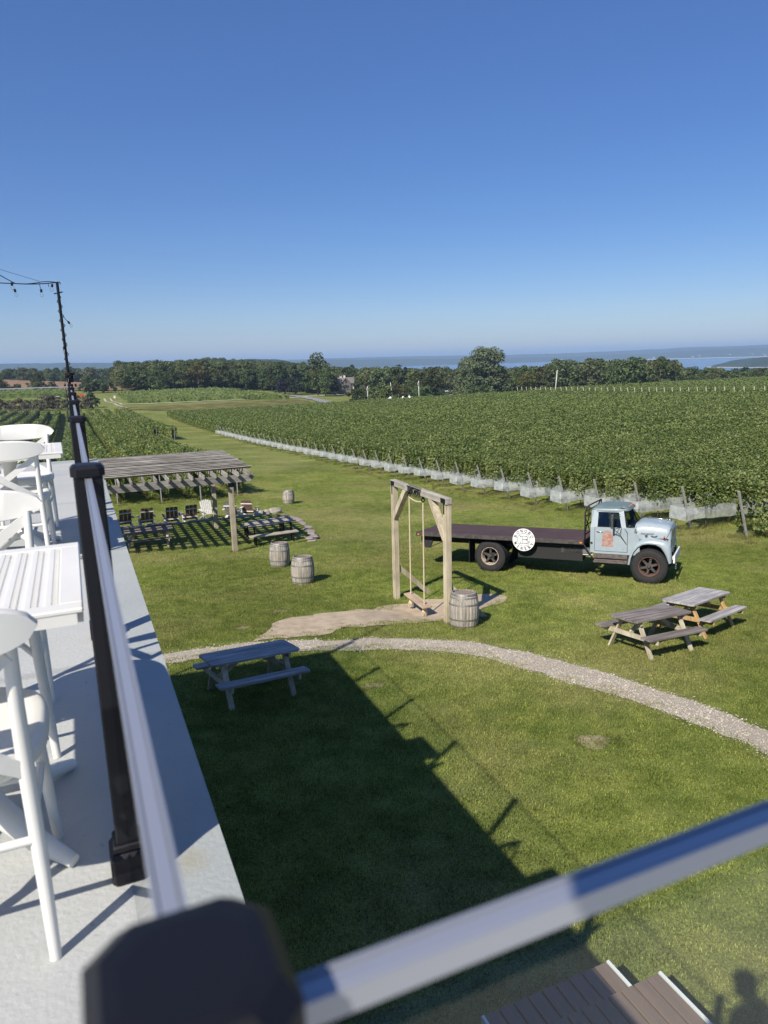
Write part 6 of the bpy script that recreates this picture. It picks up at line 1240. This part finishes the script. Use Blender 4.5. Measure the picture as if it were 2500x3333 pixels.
for i in range(10): mb = MB(); mb.box((-5 + i * 1.1, -1.95, 3.72), (.08, 3.9, .06), Matrix.Rotation(math.atan2(1.9, 3.5), 3, 'X')); part('roof_seam', mb.mesh('roof_seam', M['metalroof']), bn)
tz_ = h(124, 268); tn = thing('tent', 'white party tent roof peeking over the vineyard crest', 'tent', (124, 268, tz_ + 0.2), math.radians(-25))
mb = MB()
for i in range(4):
    x0, x1 = -5.2 + i * 2.6, -5.2 + (i + 1) * 2.6; xm = (x0 + x1) / 2; mb.add([(x0, -3, 1.2), (x1, -3, 1.2), (x1, 3, 1.2), (x0, 3, 1.2), (xm, 0, 2.5 + .2 * (i % 2))], [(0, 1, 4), (1, 2, 4), (2, 3, 4), (3, 0, 4)])
part('canopy', mb.mesh('canopy', M['whitep']), tn)
for sx in (-5, 5):
    for sy in (-2.9, 2.9): mb = MB(); mb.box((sx, sy, .4), (.1, .1, 1.9)); part('leg', mb.mesh('leg', M['whitep']), tn)
M['polew'] = mat('bleached_utility_pole', (.56, .53, .46), .9, nscale=3, namp=.15)
def upole(x, y, ht, label, lean=0, arm=False, can=False, r=.15):
    z = h(x, y); t_ = thing('utility_pole', label, 'utility pole', (x, y, z)); mb = MB(); mb.tube([(0, 0, -.5), (lean, 0, ht)], [r * 1.15, r * .8], 8); part('pole', mb.mesh('pole', M['polew'], True), t_)
    if can: mb = MB(); mb.tube([(lean * .85 - .35, -.1, ht - 1.5), (lean * .85 - .35, -.1, ht - .7)], .22, 10); part('transformer', mb.mesh('transformer', M['alu']), t_)
    if arm: mb = MB(); mb.box((lean, 0, ht - .5), (2, .12, .12)); part('crossarm', mb.mesh('crossarm', M['polew']), t_)
    return t_
upole(150, 199.5, 8.9, 'tall bleached pole leaning in the right-hand vineyard', .75, r=.17)
upole(98, 253, 6.4, 'left one of the two utility poles by the grey house'); upole(102, 249, 6.5, 'second utility pole, right of the leftmost one', can=True, r=.17); upole(118, 238, 7.6, 'utility pole with transformer in front of the round green tree', -.15, can=True, r=.17); upole(128, 284, 8.5, 'slanting bare pole between the yellow-green tree and dark trees', -.9, arm=False)
# small farm things on the left
M['redp'] = mat('red_paint', (.55, .07, .03), .45)
tz_ = h(4, 362); t_ = thing('trailer', 'small red farm implement parked beside the dark evergreen', 'implement', (4.2, 362, tz_), .05)
mb = MB(); mb.prism([(-1.7, .9), (-1.4, 1.5), (1.3, 1.7), (1.9, 1.2), (1.9, .7), (-1.5, .6)], -.6, .6); part('body', mb.mesh('body', M['redp']), t_)
for x in (-1.0, 1.1):
    mb = MB(); mb.tube([(x, -.7, .4), (x, -.45, .4)], .4, 14); part('wheel', mb.mesh('wheel', M['tyre']), t_)
mb = MB(); mb.box((1.95, 0, 1.05), (.5, .7, .6)); part('engine_cover', mb.mesh('engine_cover', M['whitep']), t_)
t_ = thing('wagon', 'low pale flat wagon lying in the grass left of the railing posts', 'wagon', (-8, 361, h(-8, 361)), .05); mb = MB(); mb.box((0, 0, .75), (7.2, 1.6, .3)); part('bed', mb.mesh('bed', M['polew']), t_); mb = MB(); mb.beam((-3.6, 0, .7), (-5.4, 0, .4), .12, .12); part('drawbar', mb.mesh('drawbar', M['chassis']), t_)
for x in (-2.2, 2.2): mb = MB(); mb.tube([(x, -.8, .35), (x, .8, .35)], .35, 12); part('wheel', mb.mesh('wheel', M['tyre']), t_)
M['hivew'] = M['whitep']
t_ = thing('bee_hive', 'small pale box at the corner of the distant vineyard', 'box', (18.6, 352, h(18.6, 352))); mb = MB(); mb.box((0, 0, .6), (.8, .8, 1.1)); part('body', mb.mesh('body', M['whitep']), t_); mb = MB(); mb.box((0, 0, 1.2), (1, 1, .12)); part('lid', mb.mesh('lid', M['polew']), t_)

# ------------------------------------------------------------------ the photographer, standing behind the camera at the railing corner
M['skin'] = mat('skin', (.55, .36, .27), .55); M['shirt'] = mat('dark_shirt', (.05, .06, .09), .9); M['jeans'] = mat('blue_jeans', (.06, .09, .16), .9); M['hair'] = mat('brown_hair', (.05, .03, .02), .7, bump=.004, bscale=80)
def skin_fig(name, verts, edges, radii, mt, sub=2):
    me = bpy.data.meshes.new(name); me.from_pydata(verts, edges, []); me.materials.append(mt); o = bpy.data.objects.new(name, me); COL.objects.link(o); o.modifiers.new('skin', 'SKIN'); 
    if not me.skin_vertices: me.attributes
    for v, r in zip(me.skin_vertices[0].data, radii): v.radius = (r, r)
    me.skin_vertices[0].data[0].use_root = True; s = o.modifiers.new('sub', 'SUBSURF'); s.levels = sub; s.render_levels = sub; return o
ps = thing('person', 'person behind the railing corner photographing the view, seen only as a shadow', 'person', (0, 0, 0))
fz = DZ; bx, by = -.15, -.20
V_ = [(bx, by, fz + .86), (bx, by, fz + 1.02), (bx, by + .02, fz + 1.20), (bx, by + .03, fz + 1.31), (bx, by + .045, fz + 1.37),
      (bx - .09, by, fz + .80), (bx - .11, by + .02, fz + .44), (bx - .12, by - .02, fz + .07), (bx - .13, by + .12, fz + .04), (bx + .09, by, fz + .80), (bx + .11, by + .02, fz + .44), (bx + .12, by - .02, fz + .07), (bx + .13, by + .12, fz + .04),
      (bx - .15, by + .02, fz + 1.28), (bx - .22, by + .07, fz + 1.05), (bx + .07, by + .03, fz + 1.08), (bx + .15, by + .02, fz + 1.28), (bx + .22, by + .07, fz + 1.05), (bx + .23, by + .03, fz + 1.08)]
E_ = [(0, 1), (1, 2), (2, 3), (3, 4), (0, 5), (5, 6), (6, 7), (7, 8), (0, 9), (9, 10), (10, 11), (11, 12), (3, 13), (13, 14), (14, 15), (3, 16), (16, 17), (17, 18)]
bd_ = None
try:
    bd_ = skin_fig('body', V_, E_, [.13, .12, .14, .10, .05, .09, .065, .045, .035, .09, .065, .045, .035, .06, .045, .035, .06, .045, .035], M['shirt'])
    bd_.parent = ps
    for s in (-1, 1):
        hx, hy, hz_ = (bx + .07, by + .03, fz + 1.08) if s < 0 else (bx + .23, by + .03, fz + 1.08)
        mb = MB(); mb.box((hx - s * .0, hy + .045, hz_ + .02), (.075, .08, .03), bev=.012)
        for k in range(4): x = hx - .027 + k * .018; mb.tube([(x, hy + .08, hz_ + .02), (x - s * .01, hy + .115, hz_ + .035), (x - s * .02, hy + .12, hz_ + .06), (x - s * .022, hy + .105, hz_ + .07)], [.009, .0085, .008, .007], 7)
        mb.tube([(hx - s * .035, hy + .03, hz_ + .02), (hx - s * .055, hy + .055, hz_ + .045), (hx - s * .05, hy + .07, hz_ + .075)], [.011, .010, .008], 7)
        part('hand', mb.mesh('hand', M['skin'], True, 50), ps)
    mb = MB(); hc = Vector((bx - .01, by + .10, fz + 1.50))
    n_, m_ = 14, 18
    for i in range(n_ + 1):
        for j in range(m_):
            th = math.pi * i / n_; ph = 2 * math.pi * j / m_; d = Vector((math.sin(th) * math.cos(ph) * .075, math.sin(th) * math.sin(ph) * .092, math.cos(th) * .115))
            if d.z < 0: d.x *= 1 + d.z * 2.2; d.y *= 1 + d.z * .9
            if d.y > .05 and abs(d.x) < .02 and -.05 < d.z < .02: d.y += .018
            if d.y > .04 and .015 < abs(d.x) < .045 and 0 < d.z < .03: d.y -= .008
            mb.v.append(hc + d)
    for i in range(n_):
        for j in range(m_): mb.f.append((i * m_ + j, (i + 1) * m_ + j, (i + 1) * m_ + (j + 1) % m_, i * m_ + (j + 1) % m_)); mb.m.append(0)
    for s in (-1, 1): mb.box((hc.x + s * .077, hc.y - .005, hc.z), (.015, .035, .055), bev=.006)
    hd_ = part('head', mb.mesh('head', M['skin'], True), ps)
    mb = MB(); mb.lathe([(.0, .128), (.05, .118), (.083, .085), (.092, .03), (.088, -.03), (.08, -.075)], 18, Matrix.Translation(hc + Vector((0, -.022, 0)))); part('hair', mb.mesh('hair', M['hair'], True), hd_)
    for s in (-1, 1): mb = MB(); mb.lathe([(.0, .011), (.008, .008), (.011, 0), (.0, -.011)], 10, Matrix.Translation(hc + Vector((s * .03, .078, .012)))); part('eye', mb.mesh('eye', M['ink'], True), hd_)
except Exception as ex: print('person', ex)
ph_ = thing('phone', 'smartphone held up by the photographer at the railing corner', 'phone', (0, -.02, .0), TR if False else Matrix.Identity(3))
mb = MB(); mb.box((.03, -.012, -.055), (.075, .008, .15), bev=.003); part('case', mb.mesh('case', M['black']), ph_)
